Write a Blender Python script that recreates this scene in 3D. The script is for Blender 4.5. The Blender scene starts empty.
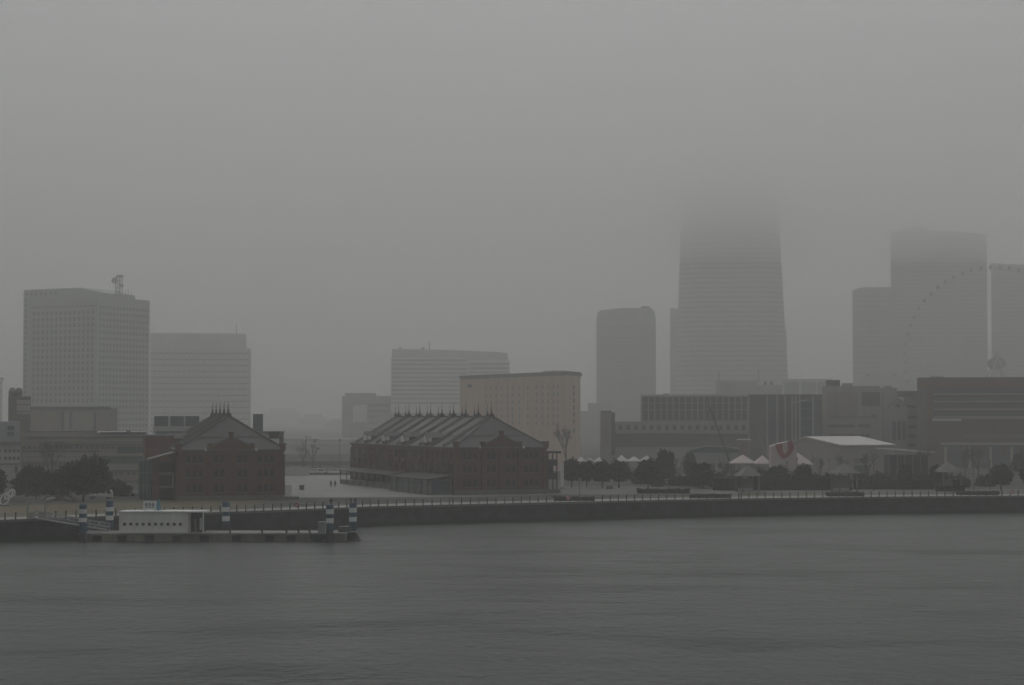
import bpy, bmesh, math, random
from mathutils import Vector, Matrix

# ------------------------------------------------------------------ camera, sky, sun, exposure
random.seed(7)
SC = bpy.context.scene
COL = SC.collection
F, HOR, CAMZ, GZ = 1950.0, 417.0, 21.4, 3.6
TH = math.atan((HOR - 342.5) / F)
cam_d = bpy.data.cameras.new("camera")
cam_d.sensor_width = 36.0
cam_d.lens = 36.0 * F / 1024.0
cam_d.clip_start, cam_d.clip_end = 0.5, 20000.0
cam = bpy.data.objects.new("camera", cam_d)
cam.location = (0, 0, CAMZ)
cam.rotation_euler = (math.radians(90) + TH, 0, 0)
COL.objects.link(cam)
SC.camera = cam

SKY_LOW, SKY_HIGH, HAZE_G = 0.05, 2.1, 0.68
HAZE_DENSITY, CLOUD_DENSITY, CLOUD_BASE = 0.00065, 0.0023, ((178.0, 358.0), (200.0, 361.0), (222.0, 364.0))
FAR = 1.5
SUN_EL, SUN_AZ = math.radians(50), math.radians(4)      # beyond the scene, slightly right, behind the overcast
world = bpy.data.worlds.new("World")
SC.world = world
world.use_nodes = True
wn = world.node_tree
wn.nodes.clear()
w_out = wn.nodes.new("ShaderNodeOutputWorld")
w_bg = wn.nodes.new("ShaderNodeBackground")
w_sky = wn.nodes.new("ShaderNodeTexSky")
w_sky.sky_type = 'NISHITA'
w_sky.sun_disc = False
w_sky.sun_elevation = SUN_EL
w_sky.sun_rotation = SUN_AZ
w_sky.dust_density = 8.0
w_sky.air_density = 1.0
w_hs = wn.nodes.new("ShaderNodeHueSaturation")
w_hs.inputs["Saturation"].default_value = 0.10
w_mix = wn.nodes.new("ShaderNodeMix")          # the closed cloud deck evens the sky out
w_mix.data_type = 'RGBA'
w_mix.inputs["Factor"].default_value = 0.75
w_mix.inputs["B"].default_value = (1.975, 2.05, 2.115, 1)
w_bg.inputs["Strength"].default_value = 0.10
wn.links.new(w_sky.outputs["Color"], w_hs.inputs["Color"])
wn.links.new(w_hs.outputs["Color"], w_mix.inputs["A"])
w_tc = wn.nodes.new("ShaderNodeTexCoord")          # an overcast sky is brightest overhead
w_sep = wn.nodes.new("ShaderNodeSeparateXYZ")
w_mr = wn.nodes.new("ShaderNodeMapRange")
w_mr.inputs["From Min"].default_value = 0.0
w_mr.inputs["From Max"].default_value = 0.6
w_mr.inputs["To Min"].default_value = SKY_LOW
w_mr.inputs["To Max"].default_value = SKY_HIGH
w_sc = wn.nodes.new("ShaderNodeVectorMath")
w_sc.operation = 'SCALE'
wn.links.new(w_tc.outputs["Generated"], w_sep.inputs[0])
wn.links.new(w_sep.outputs["Z"], w_mr.inputs["Value"])
wn.links.new(w_mix.outputs["Result"], w_sc.inputs[0])
wn.links.new(w_mr.outputs["Result"], w_sc.inputs["Scale"])
wn.links.new(w_sc.outputs[0], w_bg.inputs["Color"])
wn.links.new(w_bg.outputs["Background"], w_out.inputs["Surface"])

sun_d = bpy.data.lights.new("sun", 'SUN')
sun_d.energy = 0.5
sun_d.angle = math.radians(40)
sun_d.color = (1.0, 0.97, 0.93)
sun = bpy.data.objects.new("sun", sun_d)
sun.rotation_euler = (SUN_EL - math.radians(90), 0, -SUN_AZ)
sun.location = (0, 0, 900)
COL.objects.link(sun)

SC.view_settings.view_transform = 'Standard'
SC.view_settings.look = 'None'
SC.view_settings.exposure = -0.43
SC.view_settings.gamma = 1.0
SC.view_settings.use_curve_mapping = False
SC.render.engine = 'CYCLES'
SC.cycles.volume_bounces = 6
SC.cycles.max_bounces = 10
SC.cycles.diffuse_bounces = 2
SC.cycles.glossy_bounces = 2
SC.cycles.use_denoising = True
SC.cycles.sample_clamp_indirect = 3.0

# ------------------------------------------------------------------ helpers
def ray(px, py):
    cx, cy = (px - 512.0) / F, (342.5 - py) / F
    return Vector((cx, math.cos(TH) - cy * math.sin(TH), math.sin(TH) + cy * math.cos(TH)))

def P(px, py, D):
    d = ray(px, py)
    return Vector((0, 0, CAMZ)) + d * (D / d.y)

def X(px, D):
    return P(px, 440, D).x

def Z(py, D):
    return P(512, py, D).z

def DG(py, z=GZ):
    d = ray(512, py)
    return (z - CAMZ) / d.z * d.y

class MB:
    """collects simple shapes and links them as ONE mesh object"""
    def __init__(self):
        self.v, self.f = [], []
    def add(self, vs, fs):
        n = len(self.v)
        self.v += [tuple(p) for p in vs]
        self.f += [tuple(i + n for i in f) for f in fs]
        return self
    def box(self, x0, x1, y0, y1, z0, z1):
        vs = [(x, y, z) for z in (z0, z1) for x, y in ((x0, y0), (x1, y0), (x1, y1), (x0, y1))]
        return self.add(vs, [(3, 2, 1, 0), (4, 5, 6, 7), (0, 1, 5, 4), (1, 2, 6, 5), (2, 3, 7, 6), (3, 0, 4, 7)])
    def loft(self, rings, cap=True):
        n = len(rings[0])
        vs = [p for r in rings for p in r]
        fs = []
        for k in range(len(rings) - 1):
            for i in range(n):
                j = (i + 1) % n
                fs.append((k * n + i, k * n + j, (k + 1) * n + j, (k + 1) * n + i))
        if cap:
            fs.append(tuple(reversed(range(n))))
            fs.append(tuple((len(rings) - 1) * n + i for i in range(n)))
        return self.add(vs, fs)
    def prism(self, poly, z0, z1):
        return self.loft([[(x, y, z0) for x, y in poly], [(x, y, z1) for x, y in poly]])
    def slab_xz(self, poly, y0, y1):
        """outline in x,z, thick in y (outline counter-clockwise seen from the front)"""
        return self.loft([[(x, y1, z) for x, z in poly], [(x, y0, z) for x, z in poly]][::-1] if False else
                         [[(x, y0, z) for x, z in reversed(poly)], [(x, y1, z) for x, z in reversed(poly)]])
    def slab_yz(self, poly, x0, x1):
        return self.loft([[(x0, y, z) for y, z in reversed(poly)], [(x1, y, z) for y, z in reversed(poly)]])
    def tube(self, p0, p1, r0, r1=None, n=6):
        p0, p1 = Vector(p0), Vector(p1)
        r1 = r0 if r1 is None else r1
        q = (p1 - p0).to_track_quat('Z', 'Y')
        rings = []
        for p, r in ((p0, r0), (p1, r1)):
            rings.append([p + q @ Vector((r * math.cos(2 * math.pi * i / n), r * math.sin(2 * math.pi * i / n), 0)) for i in range(n)])
        return self.loft(rings)
    def path(self, pts, r, n=6, closed=False):
        pts = [Vector(p) for p in pts]
        rings = []
        for i, p in enumerate(pts):
            a = pts[i - 1] if i or closed else p
            b = pts[(i + 1) % len(pts)] if i < len(pts) - 1 or closed else p
            q = (b - a).to_track_quat('Z', 'Y')
            rings.append([p + q @ Vector((r * math.cos(2 * math.pi * k / n), r * math.sin(2 * math.pi * k / n), 0)) for k in range(n)])
        if closed:
            rings.append(rings[0])
        return self.loft(rings, cap=not closed)
    def lathe(self, c, prof, n=16):
        """prof: list of (radius, z) upwards"""
        return self.loft([[(c[0] + r * math.cos(2 * math.pi * i / n), c[1] + r * math.sin(2 * math.pi * i / n), c[2] + z) for i in range(n)] for r, z in prof])
    def ball(self, c, rx, ry, rz, n=10, m=6):
        return self.loft([[(c[0] + rx * math.sin(math.pi * k / m) * math.cos(2 * math.pi * i / n),
                            c[1] + ry * math.sin(math.pi * k / m) * math.sin(2 * math.pi * i / n),
                            c[2] - rz * math.cos(math.pi * k / m)) for i in range(n)]
                          for k in [0.15] + list(range(1, m)) + [m - 0.15]])
    def mesh(self, name, m):
        me = bpy.data.meshes.new(name)
        me.from_pydata(self.v, [], self.f)
        me.materials.append(m)
        me.update()
        return me
    def build(self, name, m, parent=None, smooth=False):
        me = self.mesh(name, m)
        bm = bmesh.new(); bm.from_mesh(me)
        bmesh.ops.recalc_face_normals(bm, faces=bm.faces)
        bm.to_mesh(me); bm.free()
        if smooth:
            for p in me.polygons: p.use_smooth = True
        o = bpy.data.objects.new(name, me)
        COL.objects.link(o)
        if parent: o.parent = parent
        return o

def link(name, me, parent=None, loc=(0, 0, 0), rz=0.0):
    o = bpy.data.objects.new(name, me)
    COL.objects.link(o)
    o.parent = parent
    o.location = loc
    o.rotation_euler = (0, 0, rz)
    return o

def tag(o, label, cat, group=None):
    o["label"], o["category"] = label, cat
    if group: o["group"] = group
    return o

def thing(name, label, cat, loc=(0, 0, 0), rz=0.0, group=None):
    o = bpy.data.objects.new(name, None)
    o.empty_display_size = 1.0
    COL.objects.link(o)
    o.location = loc
    o.rotation_euler = (0, 0, rz)
    return tag(o, label, cat, group)

def struct(o, kind='structure'):
    o["kind"] = kind
    return o

def copy_tree(o, loc=None, rz=None, label=None, scale=None, parent=None):
    c = o.copy()
    COL.objects.link(c)
    if parent: c.parent = parent
    for ch in list(o.children): copy_tree(ch, parent=c)
    if loc is not None: c.location = loc
    if rz is not None: c.rotation_euler = (0, 0, rz)
    if scale is not None: c.scale = (scale,) * 3 if isinstance(scale, (int, float)) else scale
    if label: c["label"] = label
    return c

# ------------------------------------------------------------------ materials
MATS = {}
def mat(name, col, rough=0.8, var=0.18, scale=0.6, metal=0.0, streak=False, bump=0.0, spec=0.35):
    if name in MATS: return MATS[name]
    m = bpy.data.materials.new(name); m.use_nodes = True
    nt = m.node_tree; b = nt.nodes["Principled BSDF"]
    b.inputs["Roughness"].default_value = rough
    b.inputs["Metallic"].default_value = metal
    b.inputs["Specular IOR Level"].default_value = spec
    tc = nt.nodes.new("ShaderNodeTexCoord")
    mp = nt.nodes.new("ShaderNodeMapping")
    if streak: mp.inputs["Scale"].default_value = (1, 1, 0.12)
    nz = nt.nodes.new("ShaderNodeTexNoise")
    nz.inputs["Scale"].default_value = scale
    nz.inputs["Detail"].default_value = 6
    nz.inputs["Roughness"].default_value = 0.65
    rp = nt.nodes.new("ShaderNodeValToRGB")
    rp.color_ramp.elements[0].position, rp.color_ramp.elements[1].position = 0.3, 0.7
    rp.color_ramp.elements[0].color = tuple(c * (1 - var) for c in col) + (1,)
    rp.color_ramp.elements[1].color = tuple(min(1, c * (1 + var)) for c in col) + (1,)
    L = nt.links.new
    L(tc.outputs["Object"], mp.inputs["Vector"]); L(mp.outputs["Vector"], nz.inputs["Vector"])
    L(nz.outputs["Fac"], rp.inputs["Fac"]); L(rp.outputs["Color"], b.inputs["Base Color"])
    if bump:
        bp = nt.nodes.new("ShaderNodeBump"); bp.inputs["Strength"].default_value = bump
        L(nz.outputs["Fac"], bp.inputs["Height"]); L(bp.outputs["Normal"], b.inputs["Normal"])
    MATS[name] = m
    return m

def brick_mat(name, c1, c2, mortar, var=0.3, scale=2.0, rough=0.85, spec=0.25):
    m = bpy.data.materials.new(name); m.use_nodes = True
    nt = m.node_tree; b = nt.nodes["Principled BSDF"]; L = nt.links.new
    b.inputs["Roughness"].default_value = rough
    b.inputs["Specular IOR Level"].default_value = spec
    tc = nt.nodes.new("ShaderNodeTexCoord")
    sp = nt.nodes.new("ShaderNodeSeparateXYZ"); cb = nt.nodes.new("ShaderNodeCombineXYZ")
    ad = nt.nodes.new("ShaderNodeMath"); ad.operation = 'ADD'
    L(tc.outputs["Object"], sp.inputs[0]); L(sp.outputs["X"], ad.inputs[0]); L(sp.outputs["Y"], ad.inputs[1])
    L(ad.outputs[0], cb.inputs["X"]); L(sp.outputs["Z"], cb.inputs["Y"])
    br = nt.nodes.new("ShaderNodeTexBrick")
    br.inputs["Scale"].default_value = scale
    br.inputs["Color1"].default_value = c1 + (1,); br.inputs["Color2"].default_value = c2 + (1,); br.inputs["Mortar"].default_value = mortar + (1,)
    br.inputs["Mortar Size"].default_value = 0.012
    L(cb.outputs[0], br.inputs["Vector"])
    nz = nt.nodes.new("ShaderNodeTexNoise"); nz.inputs["Scale"].default_value = 0.45; nz.inputs["Detail"].default_value = 7
    L(tc.outputs["Object"], nz.inputs["Vector"])
    mr = nt.nodes.new("ShaderNodeMapRange")
    mr.inputs["From Min"].default_value = 0.3; mr.inputs["From Max"].default_value = 0.7
    mr.inputs["To Min"].default_value = 1 - var; mr.inputs["To Max"].default_value = 1 + var
    L(nz.outputs["Fac"], mr.inputs["Value"])
    mx = nt.nodes.new("ShaderNodeVectorMath"); mx.operation = 'SCALE'
    L(br.outputs["Color"], mx.inputs[0]); L(mr.outputs["Result"], mx.inputs["Scale"])
    L(mx.outputs[0], b.inputs["Base Color"])
    MATS[name] = m
    return m

BRICK = brick_mat("red_brick", (0.150, 0.056, 0.043), (0.105, 0.043, 0.036), (0.09, 0.08, 0.075))
BRICK2 = brick_mat("bright_red_brick", (0.19, 0.062, 0.050), (0.145, 0.05, 0.042), (0.12, 0.10, 0.09))
GLASS = mat("window_glass", (0.018, 0.022, 0.027), 0.2, 0.35, 0.5, spec=0.3)
GLASSB = mat("blue_glass", (0.07, 0.10, 0.13), 0.15, 0.25, 0.3, spec=0.5)
GLASSG = mat("greenish_glass", (0.11, 0.145, 0.14), 0.2, 0.25, 0.3, spec=0.5)
STONE = mat("pale_stone", (0.36, 0.35, 0.33), 0.8, 0.15, 1.5, streak=True)
GRANITE = mat("grey_granite", (0.16, 0.16, 0.155), 0.8, 0.25, 2.0)
SLATE = mat("slate_roof", (0.118, 0.12, 0.118), 0.6, 0.22, 0.8, streak=True)
SLATED = mat("weathered_slate_roof", (0.088, 0.09, 0.089), 0.6, 0.25, 0.9)
COPING = mat("pale_coping", (0.42, 0.42, 0.41), 0.7, 0.2, 1.2)
DARKM = mat("dark_painted_steel", (0.035, 0.04, 0.042), 0.5, 0.25, 2.0)
GREYM = mat("grey_painted_steel", (0.22, 0.23, 0.235), 0.5, 0.15, 2.0)
WHITE = mat("white_paint", (0.72, 0.73, 0.72), 0.55, 0.08, 0.8, streak=True)
CREAM = mat("cream_panel", (0.78, 0.78, 0.73), 0.6, 0.1, 0.9, streak=True)
CONC = mat("weathered_concrete", (0.25, 0.25, 0.24), 0.85, 0.25, 0.5)
# ------------------------------------------------------------------ the setting: water, quay, plaza, haze
QUAY = [(-150, 320), (0, 336), (115, 350), (235, 365.5), (290, 373), (375, 387), (545, 404.5), (655, 416), (755, 425.5), (885, 434), (1020, 440), (1200, 446)]
QXY = [(X(px, D), D) for px, D in QUAY]
QXY = [(-3000, 250)] + QXY + [(3000, 500)]

def quay_pt(px):
    for (a, da), (b, db) in zip(QUAY, QUAY[1:]):
        if a <= px <= b:
            # straight in plan between the two corners
            A, B = Vector((X(a, da), da)), Vector((X(b, db), db))
            k = (px - 512.0) / F
            t = (A.x - k * A.y) / ((A.x - k * A.y) - (B.x - k * B.y))
            return A + (B - A) * t

def sheet(name, poly, z, m, kind='structure'):
    mb = MB(); mb.add([(x, y, z) for x, y in poly], [tuple(range(len(poly)))])
    o = mb.build(name, m)
    if o.data.polygons[0].normal.z < 0: o.data.flip_normals()
    return struct(o, kind)

# water
wm = bpy.data.materials.new("harbour_water"); wm.use_nodes = True
nt = wm.node_tree; b = nt.nodes["Principled BSDF"]; L = nt.links.new
b.inputs["Base Color"].default_value = (0.015, 0.025, 0.024, 1)
b.inputs["IOR"].default_value = 1.33
b.inputs["Specular IOR Level"].default_value = 0.5
tc = nt.nodes.new("ShaderNodeTexCoord")
def noise(scale, sx, sy, detail=5, rough=0.55):
    mp = nt.nodes.new("ShaderNodeMapping"); mp.inputs["Scale"].default_value = (sx, sy, 1)
    mp.inputs["Rotation"].default_value = (0, 0, 0.12)
    n = nt.nodes.new("ShaderNodeTexNoise"); n.inputs["Scale"].default_value = scale; n.inputs["Detail"].default_value = detail; n.inputs["Roughness"].default_value = rough
    L(tc.outputs["Object"], mp.inputs["Vector"]); L(mp.outputs["Vector"], n.inputs["Vector"])
    return n
n1 = noise(1.0, 0.75, 0.42, 5, 0.6)       # ripples
n2 = noise(1.0, 0.10, 0.15, 4)           # long swell
n3 = noise(1.0, 0.022, 0.05, 5, 0.6)    # slicks and cat's-paws
mr = nt.nodes.new("ShaderNodeMapRange"); mr.inputs["From Min"].default_value = 0.50; mr.inputs["From Max"].default_value = 0.66
mr.inputs["To Min"].default_value = 0.85; mr.inputs["To Max"].default_value = 1.7
L(n3.outputs["Fac"], mr.inputs["Value"])
m1 = nt.nodes.new("ShaderNodeMath"); m1.operation = 'MULTIPLY'; L(n1.outputs["Fac"], m1.inputs[0]); L(mr.outputs["Result"], m1.inputs[1])
m2 = nt.nodes.new("ShaderNodeMath"); m2.operation = 'MULTIPLY_ADD'; L(n2.outputs["Fac"], m2.inputs[0]); m2.inputs[1].default_value = 0.9; L(m1.outputs[0], m2.inputs[2])
bp = nt.nodes.new("ShaderNodeBump"); bp.inputs["Strength"].default_value = 1.0; bp.inputs["Distance"].default_value = 1.15
L(m2.outputs[0], bp.inputs["Height"]); L(bp.outputs["Normal"], b.inputs["Normal"])
mr2 = nt.nodes.new("ShaderNodeMapRange"); mr2.inputs["To Min"].default_value = 0.24; mr2.inputs["To Max"].default_value = 0.26
L(n3.outputs["Fac"], mr2.inputs["Value"]); L(mr2.outputs["Result"], b.inputs["Roughness"])
sheet("water", [(-3100, -150), (3100, -150), (3100, 620), (-3100, 620)], 0.0, wm)

# land
pave = mat("wet_park_paving", (0.095, 0.097, 0.09), 0.9, 0.35, 0.12, spec=0.05)
plaza_m = mat("wet_plaza_concrete", (0.185, 0.183, 0.17), 0.5, 0.16, 0.06, spec=0.35)
lawn_m = mat("dry_winter_lawn", (0.135, 0.115, 0.068), 0.95, 0.35, 0.5)
path_m = mat("promenade_paving", (0.27, 0.265, 0.25), 0.45, 0.18, 0.4, spec=0.5)
road_m = mat("wet_asphalt", (0.06, 0.06, 0.06), 0.85, 0.2, 0.4, spec=0.08)
inner = [(x, y + 1.0) for x, y in QXY]
sheet("ground", inner + [(3100, 500), (3100, 8900), (-3100, 8900), (-3100, 330)], GZ, pave)
def strip(px0, px1, n, off0, off1):
    ks = [px0 + (px1 - px0) * i / n for i in range(n + 1)]
    a = [tuple(quay_pt(k) + Vector((0, off0))) for k in ks]
    c = [tuple(quay_pt(k) + Vector((0, off1))) for k in ks]
    return a + c[::-1]
sheet("promenade", strip(-140, 1190, 40, 1.3, 13.0), GZ + 0.004, path_m)
sheet("plaza", [(X(283, 432), 432), (X(470, 436), 436), (X(556, 447), 447), (X(540, 470), 470), (X(372, 640), 640), (X(268, 640), 640)], GZ + 0.008, plaza_m)
sheet("terrace", [(X(548, 449), 449), (X(1100, 462), 462), (X(1100, 482), 482), (X(700, 482), 482), (X(640, 500), 500), (X(560, 506), 506)], GZ + 0.008, mat("terrace_paving", (0.155, 0.15, 0.13), 0.7, 0.25, 0.15, spec=0.15))
lawn = strip(-140, 236, 16, 12.5, 66)
sheet("lawn", lawn, GZ + 0.012, lawn_m)
sheet("verge", strip(690, 900, 10, 14.5, 24), GZ + 0.016, mat("verge_grass", (0.13, 0.13, 0.075), 0.95, 0.3, 0.6))
sheet("road", [(-500, 606), (500, 606), (500, 622), (-500, 622)], GZ + 0.012, road_m)

# sea wall
sw = brick_mat("dark_stone_sea_wall", (0.042, 0.048, 0.051), (0.024, 0.028, 0.031), (0.018, 0.02, 0.022), 0.45, 0.32, 0.9, 0.08)
root = thing("seawall", "long dark stone sea wall along the whole waterfront under the railings", "sea wall", (0, 0, 0))
mb = MB()
mb.loft([[(x, y, -0.9), (x, y + 1.2, -0.9), (x, y + 1.2, GZ - 0.3), (x, y, GZ - 0.3)] for x, y in QXY])
mb.build("wall_face", sw, root)
mb = MB()
mb.loft([[(x, y - 0.06, -0.89), (x, y + 0.5, -0.89), (x, y + 0.5, 0.55), (x, y - 0.06, 0.55)] for x, y in QXY])
mb.build("weedy_foot", mat("wet_weed_band", (0.014, 0.019, 0.016), 0.7, 0.5, 0.8, spec=0.2), root)
mb = MB()
mb.loft([[(x, y - 0.12, GZ - 0.297), (x, y + 1.3, GZ - 0.297), (x, y + 1.3, GZ + 0.12), (x, y - 0.12, GZ + 0.12)] for x, y in QXY])
mb.build("coping", mat("worn_coping_stone", (0.12, 0.12, 0.115), 0.8, 0.3, 0.8), root)

# haze and the low cloud that hides the tower's top
def volume_mat(name, dens, col):
    m = bpy.data.materials.new(name); m.use_nodes = True
    t = m.node_tree; t.nodes.clear()
    o = t.nodes.new("ShaderNodeOutputMaterial"); v = t.nodes.new("ShaderNodeVolumePrincipled")
    v.inputs["Color"].default_value = col + (1,)
    v.inputs["Density"].default_value = dens
    v.inputs["Anisotropy"].default_value = HAZE_G
    t.links.new(v.outputs["Volume"], o.inputs["Volume"])
    m.cycles.homogeneous_volume = True
    return m
mb = MB(); mb.box(-3200, 3200, -200, 9000, -1.0, 372)
hz = mb.build("haze", volume_mat("haze_air", HAZE_DENSITY, (0.975, 0.975, 0.945)))
struct(hz, 'stuff')
cloud_m = volume_mat("low_cloud_air", CLOUD_DENSITY, (0.975, 0.98, 0.985))
for q_, (z_base, z_top) in enumerate(CLOUD_BASE):          # the cloud thickens upwards
    nx, ny = 44, 48
    vs, fs = [], []
    for j in range(ny + 1):
        for i in range(nx + 1):
            x, y = -3190 + q_ + 6380 * i / nx, -190 + q_ + 9180 * (j / ny) ** 1.6
            z = z_base + 5 * math.sin(x / 240.0 + y / 410.0 + q_) + 4 * math.sin(x / 150.0 - y / 320.0 + 1.3 - q_) + 4 * math.sin(y / 160.0 + 0.4 + 2 * q_)
            vs.append((x, y, z))
    base = len(vs)
    vs += [(x, y, z_top) for x, y, z in vs]
    w = nx + 1
    for j in range(ny):
        for i in range(nx):
            a = j * w + i
            fs.append((a, a + w, a + w + 1, a + 1)); fs.append((base + a, base + a + 1, base + a + w + 1, base + a + w))
    for i in range(nx):
        fs.append((i, i + 1, base + i + 1, base + i)); k = ny * w + i; fs.append((k + 1, k, base + k, base + k + 1))
    for j in range(ny):
        a = j * w; fs.append((a + w, a, base + a, base + a + w)); k = j * w + nx; fs.append((k, k + w, base + k + w, base + k))
    mb = MB(); mb.add(vs, fs)
    struct(mb.build("low_cloud", cloud_m), 'stuff')
# ------------------------------------------------------------------ buildings
class Bld:
    """a building in a frame of its own: x along its front, y into its depth, z up from the ground"""
    def __init__(s, name, label, pxL, DL, pxR, DR, depth, cat="building", group=None):
        s.k = k = FAR if max(DL, DR) >= 770 else 1.0     # far ones stand farther off and are larger in proportion
        DL, DR = DL * k, DR * k
        kL, kR = (pxL - 512.0) / F, (pxR - 512.0) / F
        if DL == DR:                                     # squarely turned towards the water
            ki = kR if pxR < 512 else kL if pxL > 512 else 0.0
            A = Vector((ki * DL, DL)); u = Vector((1, -ki)).normalized()
            hit = lambda k: A + u * ((k * A.y - A.x) / (u.x - k * u.y))
            A, B = hit(kL), hit(kR)
        else:
            A, B = Vector((X(pxL, DL), DL)), Vector((X(pxR, DR), DR))
        s.A, s.u = A, (B - A).normalized()
        s.W, s.d = (B - A).length / k, depth
        s.root = thing(name, label, cat, (A.x, A.y, GZ), math.atan2(s.u.y, s.u.x), group)
        s.root.scale = (k, k, k)
    def xl(s, px):
        k = (px - 512.0) / F
        return (k * s.A.y - s.A.x) / (s.u.x - k * s.u.y) / s.k
    def D(s, x): return s.A.y + s.u.y * x * s.k
    def z(s, py, x=0.0): return (Z(py, s.D(x)) - GZ) / s.k
    def box(s, name, m, x0, x1, y0, y1, z0, z1, parent=None):
        return MB().box(x0, x1, y0, y1, z0, z1).build(name, m, parent or s.root)
    def wall(s, m, ytop, ref=0.0, x0=0.0, x1=None, name="wall", y0=0.0, y1=None, z0=-0.3):
        s.H = s.z(ytop, ref)
        return s.box(name, m, x0, s.W if x1 is None else x1, y0, s.d if y1 is None else y1, z0, s.H)
    def fr(s, name, m, px0, px1, ya, yb, proud=0.15, back=0.05, parent=None):
        """a flat piece on the front given by what it covers in the picture"""
        x0, x1 = s.xl(px0), s.xl(px1); xm = (x0 + x1) / 2
        return s.box(name, m, x0, x1, -proud, back, s.z(yb, xm), s.z(ya, xm), parent)
    def windows(s, face, us, vs, w, h, m, name="window", cap=100, proud=0.06, parent=None):
        me = MB().box(-w / 2, w / 2, -proud, proud, 0, h).mesh(name, m)
        rest = MB(); k = 0
        for v in vs:
            for u in us:
                if face == 'front': loc, rz = (u, 0, v), 0.0
                elif face == 'right': loc, rz = (s.W, u, v), math.pi / 2
                else: loc, rz = (0, u, v), -math.pi / 2
                if k < cap: link(name, me, parent or s.root, loc, rz)
                elif face == 'front': rest.box(u - w / 2, u + w / 2, -proud, proud, v, v + h)
                else:
                    x = loc[0]; rest.box(x - proud, x + proud, u - w / 2, u + w / 2, v, v + h)
                k += 1
        if rest.v: struct(rest.build(name, m, parent or s.root), 'stuff')
    def bands(s, face, vs, u0, u1, h, m, name="window_band", proud=0.08):
        w = u1 - u0
        me = MB().box(-w / 2, w / 2, -proud, proud, 0, h).mesh(name, m)
        c = (u0 + u1) / 2
        for v in vs:
            if face == 'front': loc, rz = (c, 0, v), 0.0
            elif face == 'right': loc, rz = (s.W, c, v), math.pi / 2
            else: loc, rz = (0, c, v), -math.pi / 2
            link(name, me, s.root, loc, rz)
    def fins(s, xs, z0, z1, w, m, name="pier", proud=0.35, face='front'):
        me = MB().box(-w / 2, w / 2, -proud, 0.02, z0, z1).mesh(name, m)
        for x in xs:
            if face == 'front': link(name, me, s.root, (x, 0, 0))
            elif face == 'right': link(name, me, s.root, (s.W, x, 0), math.pi / 2)
            else: link(name, me, s.root, (0, x, 0), -math.pi / 2)

def lin(a, b, n): return [a + (b - a) * (i + 0.5) / n for i in range(n)]

# --- far towers
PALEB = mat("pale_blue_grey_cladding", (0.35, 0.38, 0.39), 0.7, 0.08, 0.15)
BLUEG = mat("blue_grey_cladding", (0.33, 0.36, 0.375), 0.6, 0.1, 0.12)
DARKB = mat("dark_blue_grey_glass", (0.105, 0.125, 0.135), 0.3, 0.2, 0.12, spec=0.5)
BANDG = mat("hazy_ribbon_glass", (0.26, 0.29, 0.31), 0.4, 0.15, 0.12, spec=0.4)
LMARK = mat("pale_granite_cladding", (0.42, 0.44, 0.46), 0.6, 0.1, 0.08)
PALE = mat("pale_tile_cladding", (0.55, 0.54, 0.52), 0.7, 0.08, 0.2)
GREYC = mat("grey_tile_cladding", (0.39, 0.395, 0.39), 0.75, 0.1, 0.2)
TAN = mat("tan_tile_cladding", (0.34, 0.31, 0.275), 0.8, 0.12, 0.25, streak=True)
TANL = mat("light_tan_cladding", (0.40, 0.375, 0.335), 0.8, 0.1, 0.25, streak=True)
PINKT = mat("pinkish_brick_tile", (0.66, 0.53, 0.45), 0.8, 0.08, 0.25, streak=True)
BRN = mat("brown_brick_tile", (0.145, 0.105, 0.092), 0.8, 0.18, 0.3)
BRNL = mat("reddish_brown_fascia", (0.19, 0.115, 0.098), 0.8, 0.12, 0.3)
DKGR = mat("dark_grey_cladding", (0.165, 0.17, 0.17), 0.75, 0.15, 0.3)

# square-plan supertall tower with chamfered corners that widens towards its foot
D0 = 2050.0
def lm_ring(px0, px1, py, ch=0.16, z=None):
    zc = Z(py, D0) - GZ if z is None else z
    w = (px1 - px0) / F * D0 * 0.985; cx = (px0 + px1) / 2
    ox = X(cx, D0) - X(726, D0); h = w / 2; c = w * ch
    pl = [(-h + c, -h), (h - c, -h), (h, -h + c), (h, h - c), (h - c, h), (-h + c, h), (-h, h - c), (-h, -h + c)]
    return [(ox + x, y, zc) for x, y in pl]
lmk = thing("skyscraper", "tallest tapering grey skyscraper whose top vanishes into the low cloud", "skyscraper", (X(726, D0), D0, GZ), -math.atan((726 - 512) / F))
prof = [(675, 789, None, -1.0), (676, 788, 392, None), (679, 783.5, 310, None), (682, 779.5, 225, None), (684, 776, 118, None)]
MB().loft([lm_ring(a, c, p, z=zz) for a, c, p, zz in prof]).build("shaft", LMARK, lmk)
def lm_w(z):
    for (a0, b0, p0, z0), (a1, b1, p1, z1) in zip(prof, prof[1:]):
        za = z0 if z0 is not None else Z(p0, D0) - GZ
        zb = Z(p1, D0) - GZ
        if z <= zb:
            t = (z - za) / (zb - za)
            return a0 + (a1 - a0) * t, b0 + (b1 - b0) * t
    return prof[-1][:2]
ztop = Z(118, D0) - GZ
nfl = 62
for k in range(nfl):
    z = 14 + (ztop - 22) * k / nfl
    a, c = lm_w(z)
    r0 = lm_ring(a - 0.35, c + 0.35, 0, z=z); r1 = lm_ring(a - 0.35, c + 0.35, 0, z=z + 1.9)
    MB().loft([r0, r1]).build("window_band", BANDG, lmk)
for px0, px1, py in ((671, 681, 309), (779, 786, 330)):
    w = (px1 - px0) / F * D0; x = X((px0 + px1) / 2, D0) - X(726, D0)
    MB().box(x - w / 2, x + w / 2, -20, 20, -0.3, Z(py, D0) - GZ).build("buttress", LMARK, lmk)
zc = lambda py: Z(py, D0) - GZ
MB().box(X(713, D0) - X(726, D0), X(738, D0) - X(726, D0), -20, 20, zc(119), zc(104)).build("penthouse", DARKB, lmk)
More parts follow.
